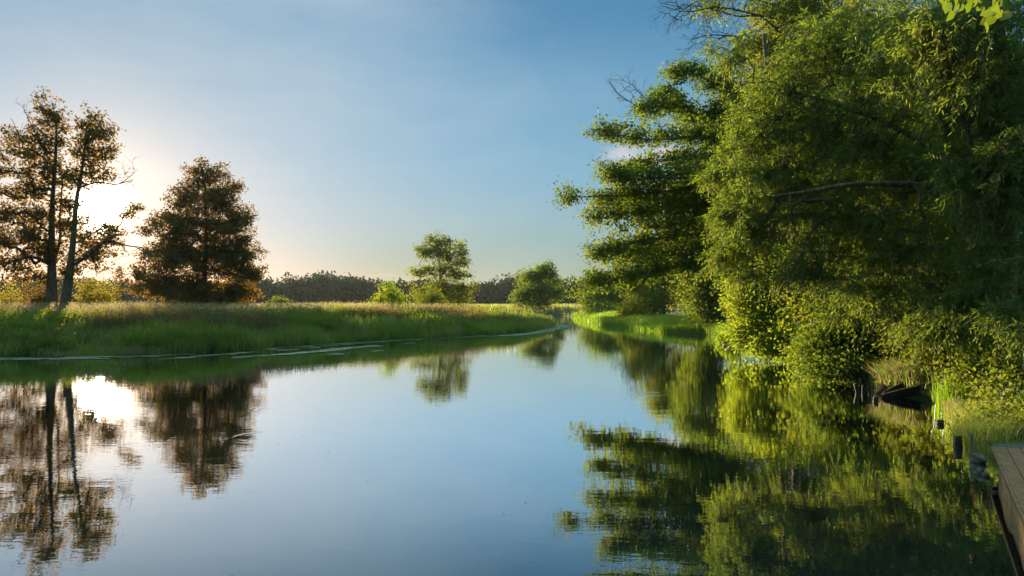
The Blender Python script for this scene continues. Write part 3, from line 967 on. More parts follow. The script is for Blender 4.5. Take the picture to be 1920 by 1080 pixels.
def dead_branch(root, base, path, r0, n_side, side_len, seed):
    """one bare branch with side twigs and twiglets, one mesh"""
    rg = np.random.default_rng(seed)
    p = resample(np.array(path, float), 40)
    rr = np.linspace(r0, r0 * 0.22, 40)
    A_, B_, ra, rb = [], [], [], []

    def run(q, rad):
        for a_, b_, r1_, r2_ in zip(q[:-1], q[1:], rad[:-1], rad[1:]):
            A_.append(a_)
            B_.append(b_)
            ra.append(r1_)
            rb.append(r2_)

    def twig(o_, d_, L_, r_, lvl):
        n_ = 6
        q = [np.array(o_)]
        d_ = np.array(d_)
        for _ in range(n_):
            d_ = d_ + rg.normal(size=3) * 0.16 + np.array([0, 0, -0.03 if lvl else 0.02])
            d_ = d_ / np.linalg.norm(d_)
            q.append(q[-1] + d_ * L_ / n_)
        q = np.array(q)
        run(q, np.linspace(r_, r_ * 0.45, n_ + 1))
        if lvl < 2:
            for k_ in range(1, n_ + 1):
                if rg.uniform() < 0.75:
                    dd_ = d_ + rg.normal(size=3) * 0.55
                    twig(q[k_], dd_ / np.linalg.norm(dd_), L_ * rg.uniform(0.3, 0.55), r_ * 0.6, lvl + 1)

    run(p, rr)
    for k_ in range(n_side):
        i_ = int(8 + 31 * (k_ + rg.uniform(0, 1)) / n_side)
        fw = p[min(i_ + 1, 39)] - p[i_ - 1]
        fw = fw / np.linalg.norm(fw)
        d_ = fw + rg.normal(size=3) * 0.55
        twig(p[i_], d_ / np.linalg.norm(d_), side_len * rg.uniform(0.5, 1.2), max(rr[i_] * 0.55, 0.007), 0)
    v, f = seg_tubes(np.array(A_) - base, np.array(B_) - base, np.array(ra), np.array(rb), 4)
    return build('dead_branch', [(v, [f], 'twig')], root)


pop = bpy.data.objects['tall_poplar']
pb = np.array(pop.location)
dead_branch(pop, pb, [P(1500, 45, 35), P(1430, 30, 34.4), P(1350, 14, 34), P(1290, 22, 34), P(1246, 12, 34)], 0.05, 16, 1.1, 1)
dead_branch(pop, pb, [P(1490, 100, 35), P(1430, 92, 34.4), P(1380, 70, 34), P(1330, 66, 34), P(1300, 74, 34)], 0.05, 16, 1.0, 2)
dead_branch(pop, pb, [P(1480, 20, 35), P(1420, 0, 34.4), P(1360, -12, 34), P(1300, 6, 34), P(1262, 34, 34)], 0.05, 14, 1.0, 3)
dead_branch(pop, pb, [P(1480, 130, 35), P(1440, 118, 34.4), P(1400, 100, 34), P(1360, 104, 34), P(1330, 96, 34)], 0.04, 12, 0.9, 4)
ald = bpy.data.objects['alder_tree']
dead_branch(ald, np.array(ald.location), [P(1240, 214, 32.6), P(1205, 204, 32.6), P(1180, 190, 32.6), P(1160, 176, 32.6), P(1150, 166, 32.6)], 0.03, 9, 0.6, 5)
dead_branch(ald, np.array(ald.location), [P(1230, 200, 32.6), P(1205, 180, 32.6), P(1185, 160, 32.6), P(1166, 150, 32.6)], 0.025, 8, 0.5, 6)
dead_branch(ald, np.array(ald.location), [P(1230, 318, 31.6), P(1190, 318, 31.4), P(1160, 308, 31.3), P(1132, 300, 31.3)], 0.02, 7, 0.4, 7)
tal = bpy.data.objects['tall_tree']
tb_ = np.array(tal.location)
dead_branch(tal, tb_, [P(152, 350, 53.6), P(185, 342, 53.6), P(222, 345, 53.6), P(254, 322, 53.6)], 0.07, 7, 1.1, 8)
dead_branch(tal, tb_, [P(132, 500, 53.6), P(165, 480, 53.4), P(200, 452, 53.2), P(235, 460, 53.2), P(268, 464, 53.2)], 0.11, 8, 1.0, 9)
dead_branch(tal, tb_, [P(98, 500, 54), P(70, 484, 53.6), P(35, 486, 53.4), P(-10, 500, 53.4)], 0.13, 6, 1.0, 10)
dead_branch(tal, tb_, [P(92, 300, 54), P(72, 262, 53.8), P(55, 226, 53.8), P(42, 198, 53.8)], 0.06, 7, 0.9, 11)

# --- willows nearest the camera
def willow_tree(label, base, trunks, lobes, strands=7, per=11, slen=0.55):
    return make_tree('willow_tree', label, 'tree', base, trunks, lobes, 'leaf_willow', 'bark_red', willow=(strands, per, slen, 0.115, 0.025),
                     tip_r=0.006, group='willows on the right bank', up=0.3, bias=1.7)


d1 = 20.0
bx, by = 11.0, 18.5
bz = gz(bx, by)
tr0 = [np.array([bx, by, bz - 0.2]), P(1842, 580, 18.3), P(1835, 480, 18.2), P(1800, 330, 18.2), P(1760, 180, 18.5), P(1720, 20, 19)]
br = [P(1810, 370, 18.2), P(1750, 352, 17.6), P(1680, 345, 17.2), P(1600, 345, 17.4), P(1520, 358, 18.2), P(1450, 368, 19)]
br2 = [P(1800, 330, 18.2), P(1700, 250, 18.6), P(1580, 200, 19), P(1460, 165, 19.5)]
L = [lobe(1450, 340, 90, 120, 20, 1.6, 230), lobe(1400, 430, 60, 70, 20, 1.2, 90), lobe(1480, 190, 80, 90, 20, 1.6, 160), lobe(1560, 90, 110, 80, 20, 1.8, 170), lobe(1580, 260, 120, 110, 19.5, 1.8, 240), lobe(1600, 420, 120, 90, 19, 1.6, 200),
     lobe(1700, 120, 130, 110, 19, 2, 220), lobe(1740, 320, 110, 110, 18.5, 1.6, 180), lobe(1520, 500, 70, 46, 19, 1.2, 70), lobe(1640, 560, 90, 60, 18.5, 1.3, 80), lobe(1690, 470, 70, 50, 18, 1.2, 60), lobe(1400, 250, 50, 60, 20.5, 1.2, 60), lobe(1370, 120, 34, 16, 20.5, 0.7, 14), lobe(1345, 96, 20, 10, 20.5, 0.5, 7), lobe(1400, 80, 26, 12, 20.5, 0.6, 9), lobe(1340, 330, 26, 20, 20.6, 0.7, 14), lobe(1352, 400, 26, 26, 20.6, 0.7, 16), lobe(1350, 480, 30, 20, 20.4, 0.7, 16), lobe(1400, 510, 40, 22, 20, 0.9, 24)]
willow_tree('large drooping narrow-leaved willow over the right bank, beside the alder limbs', (bx, by, bz), [(tr0, 0.32, 0.08), (br, 0.12, 0.03), (br2, 0.1, 0.03)], L)

bx, by = 10.9, 15.3
bz = gz(bx, by)
tr0 = [np.array([bx, by, bz - 0.2]), P(1900, 600, 16.0), P(1885, 480, 15.8), P(1890, 330, 15.6), P(1880, 150, 15.4), P(1860, -40, 15.2)]
br = [P(1885, 470, 15.8), P(1860, 400, 15.5), P(1830, 300, 15.2), P(1800, 200, 15)]
L = [lobe(1850, 150, 120, 140, 15.2, 1.6, 230), lobe(1860, 330, 90, 110, 15, 1.4, 150), lobe(1760, 60, 100, 80, 15.5, 1.4, 120), lobe(1960, 250, 80, 240, 15, 1.6, 140), lobe(1870, 480, 70, 60, 15, 1.1, 60), lobe(1900, -60, 140, 80, 15.5, 1.6, 90), lobe(1800, 560, 60, 40, 15.4, 0.7, 34), lobe(1740, 610, 44, 34, 16.4, 0.6, 26), lobe(1890, 600, 40, 40, 14.2, 0.6, 20)]
willow_tree('second willow with the dark trunk standing closest to the jetty', (bx, by, bz), [(tr0, 0.3, 0.08), (br, 0.08, 0.03)], L)

# leaning trunk pair between them, mostly in shade
bx, by = 12.6, 19.5
bz = gz(bx, by)
make_tree('leaning_tree', 'slanting dark-trunked tree crossing low behind the two willows', 'tree', (bx, by, bz),
          [([np.array([bx, by, bz - 0.2]), P(1880, 640, 19.8), P(1850, 560, 20.5), P(1790, 420, 21), P(1740, 300, 21.5)], 0.26, 0.06)],
          [lobe(1750, 330, 120, 110, 21.5, 1.8, 150), lobe(1850, 250, 130, 160, 22, 1.8, 170), lobe(1700, 480, 90, 60, 21, 1.4, 70), lobe(1840, 500, 90, 60, 21.5, 1.4, 80), lobe(1950, 420, 80, 160, 21.5, 1.6, 90)],
          'leaf_mid', 'bark_red', n_leaf=70, spread=0.32, length=0.11, width=0.07, tip_r=0.006)

# backdrop trees of the right bank
def plain_tree(name, label, px, y, h_px, lobes, leafm, bark='bark', r=0.25, **kw):
    x = P(px, 575, y)[0]
    z0 = gz(x, y)
    top = P(px, h_px, y)
    tr = [np.array([x, y, z0 - 0.2]), np.array([x + 0.1, y, z0 + (top[2] - z0) * 0.35]), np.array([x - 0.15, y, z0 + (top[2] - z0) * 0.65]), top]
    return make_tree(name, label, 'tree', (x, y, z0), [(tr, r, 0.04)], lobes, leafm, bark, **kw)


plain_tree('bank_tree', 'leafy tree filling the gap behind the willows, between the large willow and the poplar', 1700, 27, 150,
           [lobe(1640, 420, 130, 110, 27, 2.2, 190), lobe(1760, 480, 120, 90, 27, 2.2, 150), lobe(1600, 560, 110, 60, 26, 1.8, 110), lobe(1720, 590, 110, 50, 26, 1.8, 100), lobe(1700, 280, 140, 110, 28, 2.4, 170), lobe(1850, 560, 90, 70, 27, 1.8, 90), lobe(1830, 400, 100, 120, 28, 2.2, 130)],
           'leaf_mid', n_leaf=70, spread=0.36, length=0.13, width=0.085)
plain_tree('bank_tree', 'leafy tree standing between the alder trunk and the large willow, behind the bright sunlit bush', 1500, 40, 230,
           [lobe(1430, 470, 60, 60, 40, 1.8, 110), lobe(1520, 470, 70, 70, 40, 2.0, 150), lobe(1450, 370, 70, 70, 40, 2.0, 150), lobe(1550, 360, 80, 80, 40, 2.0, 160), lobe(1490, 280, 80, 60, 40, 2.0, 120), lobe(1600, 470, 60, 70, 40, 1.8, 100), lobe(1480, 560, 70, 30, 39, 1.6, 70)],
           'leaf_alder', n_leaf=56, spread=0.36, length=0.15, width=0.11)
plain_tree('bank_tree', 'shaded broad-leaved tree directly behind the second willow', 1960, 24, 120,
           [lobe(1960, 300, 130, 200, 24, 2.2, 200), lobe(1930, 560, 110, 80, 23, 1.8, 120), lobe(1900, 150, 120, 120, 25, 2, 130)],
           'leaf_mid', n_leaf=60, spread=0.36, length=0.13, width=0.085)
plain_tree('bank_tree', 'dark shaded tree low behind the alder limbs, beside the yellow sunlit bush', 1325, 55, 440,
           [lobe(1320, 545, 36, 50, 55, 2.2, 130), lobe(1350, 500, 44, 50, 56, 2.4, 120), lobe(1300, 500, 30, 30, 55, 1.8, 60), lobe(1335, 430, 50, 46, 56, 2.2, 120), lobe(1290, 455, 26, 30, 55, 1.6, 50), lobe(1400, 520, 50, 70, 55, 2.2, 110), lobe(1340, 590, 40, 22, 54, 2, 60)],
           'leaf_alder', n_leaf=50, spread=0.36, length=0.19, width=0.13)
plain_tree('bank_tree', 'mid-green tree with a dark trunk standing back on the right bank under the alder limbs', 1243, 72, 455,
           [lobe(1240, 500, 50, 36, 72, 2.4, 110), lobe(1205, 540, 36, 34, 72, 2.2, 80), lobe(1275, 540, 40, 40, 72, 2.4, 90), lobe(1225, 565, 40, 24, 70, 2, 60), lobe(1290, 480, 50, 40, 73, 2.4, 80), lobe(1240, 458, 36, 24, 72, 2, 50)],
           'leaf_mid', n_leaf=44, spread=0.38, length=0.22, width=0.15, r=0.22)
plain_tree('bank_tree', 'rounded grey-green willow bush at the river bend, farthest of the right bank trees', 1140, 96, 522,
           [lobe(1135, 545, 34, 22, 96, 2.2, 90), lobe(1108, 562, 22, 18, 95, 1.8, 40), lobe(1165, 560, 30, 24, 95, 2.2, 70), lobe(1130, 580, 42, 14, 93, 2, 50), lobe(1178, 540, 24, 24, 97, 2, 40)],
           'leaf_willow', n_leaf=40, spread=0.36, length=0.3, width=0.12, r=0.18)

# bushes along the right shore
bush('shore_bush', 'bright yellow-green bush in full sun overhanging the right shore behind the floating log', 'bush', 1450, 455, 32, 230, 'leaf_sunny',
     lobes=[lobe(1410, 570, 50, 52, 32, 1.2, 110), lobe(1470, 560, 60, 66, 31, 1.3, 140), lobe(1455, 505, 60, 40, 32, 1.2, 80), lobe(1430, 620, 50, 30, 31, 1.1, 70), lobe(1500, 620, 50, 40, 29, 1.1, 80), lobe(1390, 540, 30, 26, 32.5, 0.9, 28), lobe(1535, 560, 40, 60, 29, 1.1, 80), lobe(1400, 632, 30, 16, 31, 0.8, 34), lobe(1455, 648, 44, 16, 29.5, 0.9, 50), lobe(1520, 664, 36, 24, 26.5, 0.9, 46)],
     n_leaf=64, spread=0.24, length=0.105, width=0.08)
bush('shore_bush', 'darker green bush hanging down to the water beside the three small dark posts', 'bush', 1610, 520, 22.5, 200, 'leaf_alder',
     lobes=[lobe(1540, 650, 50, 46, 23, 1.0, 100), lobe(1590, 630, 60, 56, 22.5, 1.1, 130), lobe(1650, 620, 60, 50, 22, 1.1, 110), lobe(1590, 570, 60, 40, 23.5, 1.1, 80), lobe(1700, 640, 40, 30, 21.5, 0.9, 50), lobe(1580, 685, 36, 20, 21.5, 0.7, 34), lobe(1545, 690, 26, 22, 22, 0.7, 30), lobe(1625, 690, 26, 16, 21, 0.6, 22)],
     n_leaf=70, spread=0.2, length=0.085, width=0.06)
bush('shore_bush', 'shaded low bush under the willow trunks at the right, above the sunlit reeds', 'bush', 1770, 575, 19.5, 180, 'leaf_mid',
     lobes=[lobe(1740, 610, 60, 36, 19.5, 0.9, 90), lobe(1810, 625, 60, 36, 18.5, 0.9, 90), lobe(1690, 650, 30, 20, 20, 0.6, 24), lobe(1880, 640, 50, 30, 17.5, 0.8, 50), lobe(1760, 665, 50, 16, 18.5, 0.6, 34), lobe(1850, 668, 50, 22, 17, 0.7, 50), lobe(1910, 690, 40, 22, 15.5, 0.6, 40), lobe(1820, 700, 26, 14, 16.2, 0.4, 16), lobe(1880, 720, 26, 14, 14.6, 0.4, 14)],
     n_leaf=60, spread=0.18, length=0.085, width=0.055)
bush('shore_bush', 'small yellowing bush at the left foot of the bright sunlit bush, above the sedge', 'bush', 1370, 605, 42, 50, 'leaf_sunny', 36, 50, 0.2, 0.13, 0.09)
bush('shore_bush', 'low grey-green bush on the right bank beside the far bright sedge', 'bush', 1190, 560, 74, 70, 'leaf_mid', 46, 46, 0.3, 0.22, 0.13)

# --- lime tree whose sunlit leaves hang into the top right corner
bx, by = 6.9, 3.4
bz = gz(bx, by)
root = thing('lime_tree', (bx, by, bz), 'lime tree beside the jetty with large glowing yellow-green leaves in the top right corner', 'tree')
bb = np.array([bx, by, bz])
p = resample(np.array([(bx, by, bz - 0.2), (6.8, 3.5, 2.5), (6.6, 3.6, 4.5), (6.5, 3.7, 6.5)]), 16)
v, f = poly_tube(p - bb, np.linspace(0.14, 0.05, 16), 12, 0.05)
build('trunk', [(v, f, 'bark')], root, smooth=True)
p = resample(np.array([(6.65, 3.6, 4.3), (5.2, 3.8, 4.7), (3.9, 4.0, 4.45), (3.0, 4.05, 4.1), (2.55, 4.05, 3.86)]), 20)
v, f = poly_tube(p - bb, np.linspace(0.035, 0.006, 20), 8, 0.03)
build('branch', [(v, f, 'bark')], root, smooth=True)


def heart_leaves(c, d, nrm, size):
    n = len(c)
    d = unit(d)
    s = unit(np.cross(d, nrm))
    nn = np.cross(s, d)
    prof = [(0.0, 0.0, 0), (-0.06, 0.22, 0.05), (0.12, 0.45, 0.1), (0.42, 0.47, 0.1), (0.72, 0.27, 0.04), (1.0, 0.0, -0.12)]
    right = [(a, b, h_) for a, b, h_ in prof]
    left = [(a, -b, h_) for a, b, h_ in prof[1:-1]][::-1]
    ring = right + left
    V = np.stack([c + d * a * size[:, None] + s * b * size[:, None] + nn * h_ * size[:, None] for a, b, h_ in ring], 1)
    k = len(ring)
    # two halves meeting along the midrib
    fr_ = np.arange(n)[:, None] * k
    h1 = fr_ + np.array([[0, 1, 2, 3, 4, 5]])
    h2 = fr_ + np.array([[0, 5, 6, 7, 8, 9]])
    return V.reshape(-1, 3), [h1, h2]


cl = []
for px, py, n in [(1765, 4, 4), (1790, 20, 3), (1812, 6, 4), (1850, 12, 5), (1868, 24, 4), (1852, 38, 3), (1880, 4, 4), (1905, -6, 4), (1830, -14, 6), (1780, -20, 6), (1880, -24, 7), (1930, -30, 6)]:
    for _ in range(n):
        cl.append(P(px + rng.uniform(-12, 12), py + rng.uniform(-12, 8), 4.0 + rng.uniform(-0.25, 0.25)))
for _ in range(260):
    t = rng.uniform(0, 1)
    cl.append(np.array([6.4 - 2.6 * t, 3.7 + 0.2 * t, 5.0 - 0.2 * t]) + rng.normal(size=3) * np.array([0.6, 0.5, 0.4]) + np.array([0, 0, 0.5]))
cl = np.array(cl)
d = rng.normal(size=cl.shape) * 0.5 + np.array([-0.35, 0, -0.75])
nr = rand_unit(len(cl)) * 0.5 + np.array([0.3, -0.8, 0.2])
v, f = heart_leaves(cl - bb, d, nr, rng.uniform(0.04, 0.066, len(cl)))
a = cl - bb
b_ = a + np.array([0.02, 0, 0.1])
tv, tf = seg_tubes(a, b_, np.full(len(a), 0.0015), np.full(len(a), 0.002), 3)
A_, B_ = [], []
for px, py in [(1770, 2), (1800, 16), (1846, 10), (1866, 26), (1880, 2), (1905, -8), (1828, -14), (1785, -20)]:
    q = resample(np.array([(3.4, 4.05, 4.3), P(px + 30, py - 60, 4.05), P(px + 6, py - 18, 4.0), P(px, py, 4.0)]), 9) - bb
    A_.append(q[:-1])
    B_.append(q[1:])
A_, B_ = np.concatenate(A_), np.concatenate(B_)
wv_, wf_ = seg_tubes(A_, B_, np.full(len(A_), 0.003), np.full(len(A_), 0.0026), 5)
build('crown', [(v, f, 'leaf_lime'), (tv, [tf], 'twig'), (wv_, [wf_], 'twig')], root)

# ------------------------------------------------------------------ grass and water plants (stuff)


def blades(x, y, z, h, w, lean, mat, face=None):
    n = len(x)
    b = np.stack([x, y, z], 1)
    a = rng.uniform(0, 2 * math.pi, n)
    s = np.stack([np.cos(a), np.sin(a), np.zeros(n)], 1) * (w * 0.5)[:, None]
    la = rng.uniform(0, 2 * math.pi, n)
    ld = np.stack([np.cos(la), np.sin(la), np.zeros(n)], 1) * (lean * h)[:, None]
    up = np.array([0, 0, 1.0])
    mid = b + up * (h * 0.55)[:, None] + ld * 0.3
    tip = b + up * (h * (1 - 0.35 * lean))[:, None] + ld
    V = np.stack([b - s, b + s, mid + s * 0.75, mid - s * 0.75, tip], 1).reshape(-1, 3)
    i = np.arange(n)[:, None] * 5
    return (V, [i + np.array([[0, 1, 2, 3]]), i + np.array([[3, 2, 4]])], mat)


def field(n, xr, yr, smin, smax, keep=None):
    """random points on land (smin..smax metres from the shore), denser near the camera"""
    out = []
    got = 0
    while got < n:
        yy = 1.0 / rng.uniform(1 / yr[1], 1 / yr[0], n)
        xx = rng.uniform(xr[0], xr[1], n)
        s = river_dist(xx, yy)
        ok = (s > smin) & (s < smax) & (np.abs(xx) < yy * 0.75 + 2)
        if keep is not None:
            ok &= keep(xx, yy, s)
        q = np.stack([xx[ok], yy[ok], s[ok]], 1)
        out.append(q)
        got += len(q)
        if len(out) > 60:
            break
    q = np.concatenate(out)[:n]
    return q[:, 0], q[:, 1], q[:, 2]


left_side = lambda x, y, s: (x < 5.5 - np.clip((y - 60) / 30, 0, 1) * 0.5) & ((x < 6) | (y > 120))
# meadow of the left bank, growing in tufts
def tufts(n, per, xr, yr, smin, smax, keep, hmin, hmax, spread, wid, mat, leanmax=0.6):
    tx_, ty_, ts_ = field(n, xr, yr, smin, smax, keep)
    n = len(tx_)
    th2 = rng.uniform(hmin, hmax, n) * (0.8 + 0.3 * wob(tx_ * 0.5, ty_ * 0.5))
    sc = np.maximum(1, ty_ / 45)
    X = np.repeat(tx_, per) + rng.normal(size=n * per) * spread * np.repeat(sc, per)
    Y = np.repeat(ty_, per) + rng.normal(size=n * per) * spread * np.repeat(sc, per)
    H_ = np.repeat(th2, per) * rng.uniform(0.55, 1.15, n * per)
    return blades(X, Y, np.maximum(ground_z(X, Y), -0.08), np.maximum(H_, 0.08), wid * np.repeat(sc, per), rng.uniform(0.05, leanmax, n * per), mat)


parts = [tufts(6500, 22, (-75, 6), (31, 135), -0.3, 60, left_side, 0.4, 1.0, 0.14, 0.034, 'grass'),
         tufts(700, 26, (-75, 5), (31, 90), -0.2, 14, lambda x, y, s: left_side(x, y, s) & (wob(x * 0.8 + 7, y * 0.8) > 0.3), 0.9, 1.45, 0.18, 0.034, 'grass', 0.4),
         tufts(900, 22, (-60, 4), (31, 70), -0.35, 1.2, left_side, 0.5, 1.0, 0.12, 0.03, 'grass', 0.9),
         tufts(260, 30, (-60, 4), (31, 75), -0.8, 0.3, lambda x, y, s: left_side(x, y, s) & (wob(x * 0.9 + 1, y * 0.9) > 0.25), 0.7, 1.25, 0.13, 0.032, 'grass', 0.8),
         tufts(120, 26, (-60, 4), (31, 75), -0.6, 0.8, lambda x, y, s: left_side(x, y, s) & (wob(x * 0.7 + 4, y * 0.9) > 0.3), 0.6, 1.2, 0.12, 0.028, 'straw', 0.9),
         tufts(700, 18, (-60, 0), (38, 75), 5, 20, lambda x, y, s: left_side(x, y, s) & (wob(x * 0.4 + 2, y * 0.4) > 0.1), 0.8, 1.25, 0.15, 0.02, 'straw', 0.3),
         tufts(800, 20, (-75, 4), (31, 80), 0.2, 12, left_side, 0.5, 1.0, 0.16, 0.026, 'straw', 0.5), tufts(650, 20, (-75, 4), (31, 80), 0.2, 8, left_side, 0.5, 1.0, 0.16, 0.03, 'sorrel', 0.5),
         tufts(1500, 20, (-75, 4), (37, 110), 4.5, 26, left_side, 0.55, 1.05, 0.16, 0.026, 'grass_sunny', 0.5)]  # crest tufts in the brighter blade colour, standing in for sunlight from behind
x, yv, s = field(60000, (-75, 6), (31, 135), -0.25, 60, left_side)
parts.append(blades(x, yv, np.maximum(ground_z(x, yv), -0.1), rng.uniform(0.2, 0.7, len(x)), 0.03 * np.maximum(1, yv / 40), rng.uniform(0.1, 0.6, len(x)), 'grass'))
tag(build('meadow_grass', parts), 'tall tufted green grass covering the left bank', 'grass', kind='stuff')
# rough meadow beyond the river bend, up to the forest
n = 42000
yv = 1 / rng.uniform(1 / 390, 1 / 110, n)
x = rng.uniform(-0.8, 0.35, n) * yv
s = river_dist(x, yv)
ok = (s > 0.1)
x, yv = x[ok], yv[ok]
tone = rng.uniform(0, 1, len(x))
parts = []
for mat_, sel in (('grass', tone < 0.45), ('grass_sunny', (tone >= 0.45) & (tone < 0.62)), ('straw', tone >= 0.62)):
    parts.append(blades(x[sel], yv[sel], ground_z(x[sel], yv[sel]), rng.uniform(0.5, 1.1, sel.sum()), 0.05 * yv[sel] / 45, rng.uniform(0.1, 0.6, sel.sum()), mat_))
tag(build('far_meadow', parts), 'rough pale meadow between the river bend and the forest', 'meadow', kind='stuff')
# bright sedge fringe: the point of the left bank and the far right shore
x, yv, s = field(42000, (-12, 6), (46, 90), -0.4, 5, lambda x, y, s: (x < 5))
h = rng.uniform(0.35, 0.75, len(x)) * (0.8 + 0.3 * wob(x, yv))
parts = [blades(x, yv, np.maximum(ground_z(x, yv), -0.1), h, 0.028 * np.maximum(1, yv / 45), rng.uniform(0.15, 0.6, len(x)), 'grass_sunny')]
x, yv, s = field(16000, (-40, -10), (31.5, 42), 0.3, 3.2, lambda x, y, s: wob(x * 0.5 + 2, y * 0.8) > 0.35)
parts.append(blades(x, yv, ground_z(x, yv), rng.uniform(0.5, 0.95, len(x)), np.full(len(x), 0.026), rng.uniform(0.1, 0.45, len(x)), 'grass_sunny'))
tag(build('sedge_fringe', parts), 'bright green sedge along the edge of the left bank', 'grass', kind='stuff')
x, yv, s = field(60000, (7, 22), (24, 112), -0.5, 3.0, lambda x, y, s: (y > 44) | (wob(x * 1.2, y) > 0.35))
h = rng.uniform(0.4, 0.85, len(x)) * np.clip(1.1 - s * 0.12, 0.6, 1.1)
parts = [blades(x, yv, np.maximum(ground_z(x, yv), -0.1), h, 0.026 * np.maximum(1, yv / 40), rng.uniform(0.15, 0.6, len(x)), 'grass_sunny')]
tag(build('shore_sedge', parts), 'bright green sedge cushions along the far right shore', 'grass', kind='stuff')
# pale seed heads on the crest of the left bank
x, yv, s = field(13000, (-75, 4), (38, 110), 6.5, 26, lambda x, y, s: (x < 4) & (wob(x * 0.35, y * 0.35 + 3) > -0.45))
z = ground_z(x, yv)
h = rng.uniform(0.65, 1.15, len(x)) * np.where(yv > 62, 0.85, 1.0)
w = 0.008 * np.maximum(1, yv / 30)
stalk = blades(x, yv, z, h, w, np.full(len(x), 0.12), 'straw')
tips = stalk[0].reshape(-1, 5, 3)[:, 4]
c = np.repeat(tips, 5, axis=0) + rng.normal(size=(len(tips) * 5, 3)) * np.array([0.018, 0.018, 0.07])
hv, hf = leaf_quads(c, rng.normal(size=c.shape) * 0.35 + np.array([0.1, 0, 1]), rand_unit(len(c)), 0.09 * np.maximum(1, np.repeat(yv, 5) / 60), 0.025 * np.maximum(1, np.repeat(yv, 5) / 45))
tag(build('seeding_grass', [stalk, (hv, [hf], 'straw')]), 'pale seed heads glowing against the light along the crest of the left bank', 'grass', kind='stuff')
# brown weeds
x, yv, s = field(4500, (-60, 0), (32.5, 62), 1.2, 6, lambda x, y, s: wob(x * 0.45 + 4, y * 0.6) > 0.25)
z = ground_z(x, yv)
st = blades(x, yv, z, rng.uniform(0.6, 1.05, len(x)), np.full(len(x), 0.014), rng.uniform(0.05, 0.25, len(x)), 'sorrel')
tips = st[0].reshape(-1, 5, 3)[:, 4]
c = np.repeat(tips, 6, axis=0) + rng.normal(size=(len(tips) * 6, 3)) * np.array([0.05, 0.05, 0.14])
hv, hf = leaf_quads(c, rand_unit(len(c)), rand_unit(len(c)), 0.06, 0.035)
tag(build('brown_weed', [st, (hv, [hf], 'sorrel')]), 'brown seeding weeds in patches on the shaded face of the left bank', 'weeds', kind='stuff')
n_, = (2600,)
x, yv, s = field(n_, (-60, 3), (31.5, 75), 0.0, 9, lambda x, y, s: wob(x * 0.55 + 9, y * 0.7 + 2) > 0.0)
z = np.maximum(ground_z(x, yv), 0)
c = np.stack([x, yv, z + rng.uniform(0.25, 0.6, len(x))], 1)
hv, hf = broad_leaves(c, 34, 0.2, 0.13, 0.08, 0.9)
tag(build('herb', [(hv, [hf], 'leaf_mid')]), 'leafy green herbs growing among the grass of the left bank', 'weeds', kind='stuff')
# white umbels
x, yv, s = field(420, (-40, -10), (37, 60), 2.5, 14, lambda x, y, s: wob(x * 0.6 + 1, y * 0.6) > 0.1)
z = ground_z(x, yv)
st = blades(x, yv, z, rng.uniform(0.9, 1.25, len(x)), np.full(len(x), 0.015), np.full(len(x), 0.08), 'grass')
tips = st[0].reshape(-1, 5, 3)[:, 4]
c = np.repeat(tips, 22, axis=0) + rng.normal(size=(len(tips) * 22, 3)) * np.array([0.075, 0.075, 0.02])
hv, hf = leaf_quads(c, rand_unit(len(c)) * np.array([1, 1, 0.2]), np.array([0, 0, 1.0]) + 0.3 * rand_unit(len(c)), 0.035, 0.035)
tag(build('white_flower', [st, (hv, [hf], 'umbel')]), 'white flower heads scattered in the tall grass below the oval tree', 'flowers', kind='stuff')

# grass of the near right bank
x, yv, s = field(90000, (4.5, 18), (7, 32), -0.15, 9, lambda x, y, s: (x > 4) & ((s < 3.5) | (y < 17)))
patchy = 0.5 + 0.5 * wob(x * 1.1, yv * 1.1)
h = rng.uniform(0.14, 0.42, len(x)) * (0.7 + 0.6 * patchy)
h *= np.where(yv < 11.5, 0.6, 1.0)
edge0 = np.array([6.2, 10.3])
# keep the jetty clear
u = np.array([-0.462, -0.887])
vv = np.array([0.887, -0.462])
rel = np.stack([x, yv], 1) - edge0
au, av = rel @ u, rel @ vv
ok = ~((au > -0.75) & (av > -0.15) & (av < 2.6))
x, yv, h, s = x[ok], yv[ok], h[ok], s[ok]
parts = [blades(x, yv, np.maximum(ground_z(x, yv), -0.05), h, rng.uniform(0.007, 0.014, len(x)) * np.maximum(1, yv / 14), rng.uniform(0.25, 0.95, len(x)), 'grass')]
tag(build('bank_grass', parts), 'long arching grass on the right bank beside the jetty', 'grass', kind='stuff')
# leafy herbs among it
x, yv, s = field(420, (6.5, 15), (11.2, 18.5), 0.15, 5, lambda x, y, s: (x > 5) & (wob(x * 1.3 + 2, y * 1.1) > -0.1))
rel = np.stack([x, yv], 1) - edge0
ok = ~((rel @ u > -0.9) & (rel @ vv > -0.3) & (rel @ vv < 2.7))
x, yv = x[ok], yv[ok]
c = np.stack([x, yv, np.maximum(ground_z(x, yv), 0) + rng.uniform(0.12, 0.42, len(x))], 1)
hv, hf = broad_leaves(c, 30, 0.13, 0.075, 0.04, 0.9)
tag(build('bank_herb', [(hv, [hf], 'leaf_mid')]), 'leafy herbs and nettles among the grass of the near right bank', 'weeds', kind='stuff')
# reeds and dry grass at the sunlit spot
def clump_blades(px, py, y, n, sx, sy, hmin, hmax, w, leanmin, leanmax, mat):
    x_ = P(px, py, y)[0] + rng.normal(size=n) * sx
    y_ = y + rng.normal(size=n) * sy
    ok_ = river_dist(x_, y_) > -0.25
    x_, y_ = x_[ok_], y_[ok_]
    return blades(x_, y_, np.maximum(ground_z(x_, y_), -0.05), rng.uniform(hmin, hmax, len(x_)), np.full(len(x_), w), rng.uniform(leanmin, leanmax, len(x_)), mat)


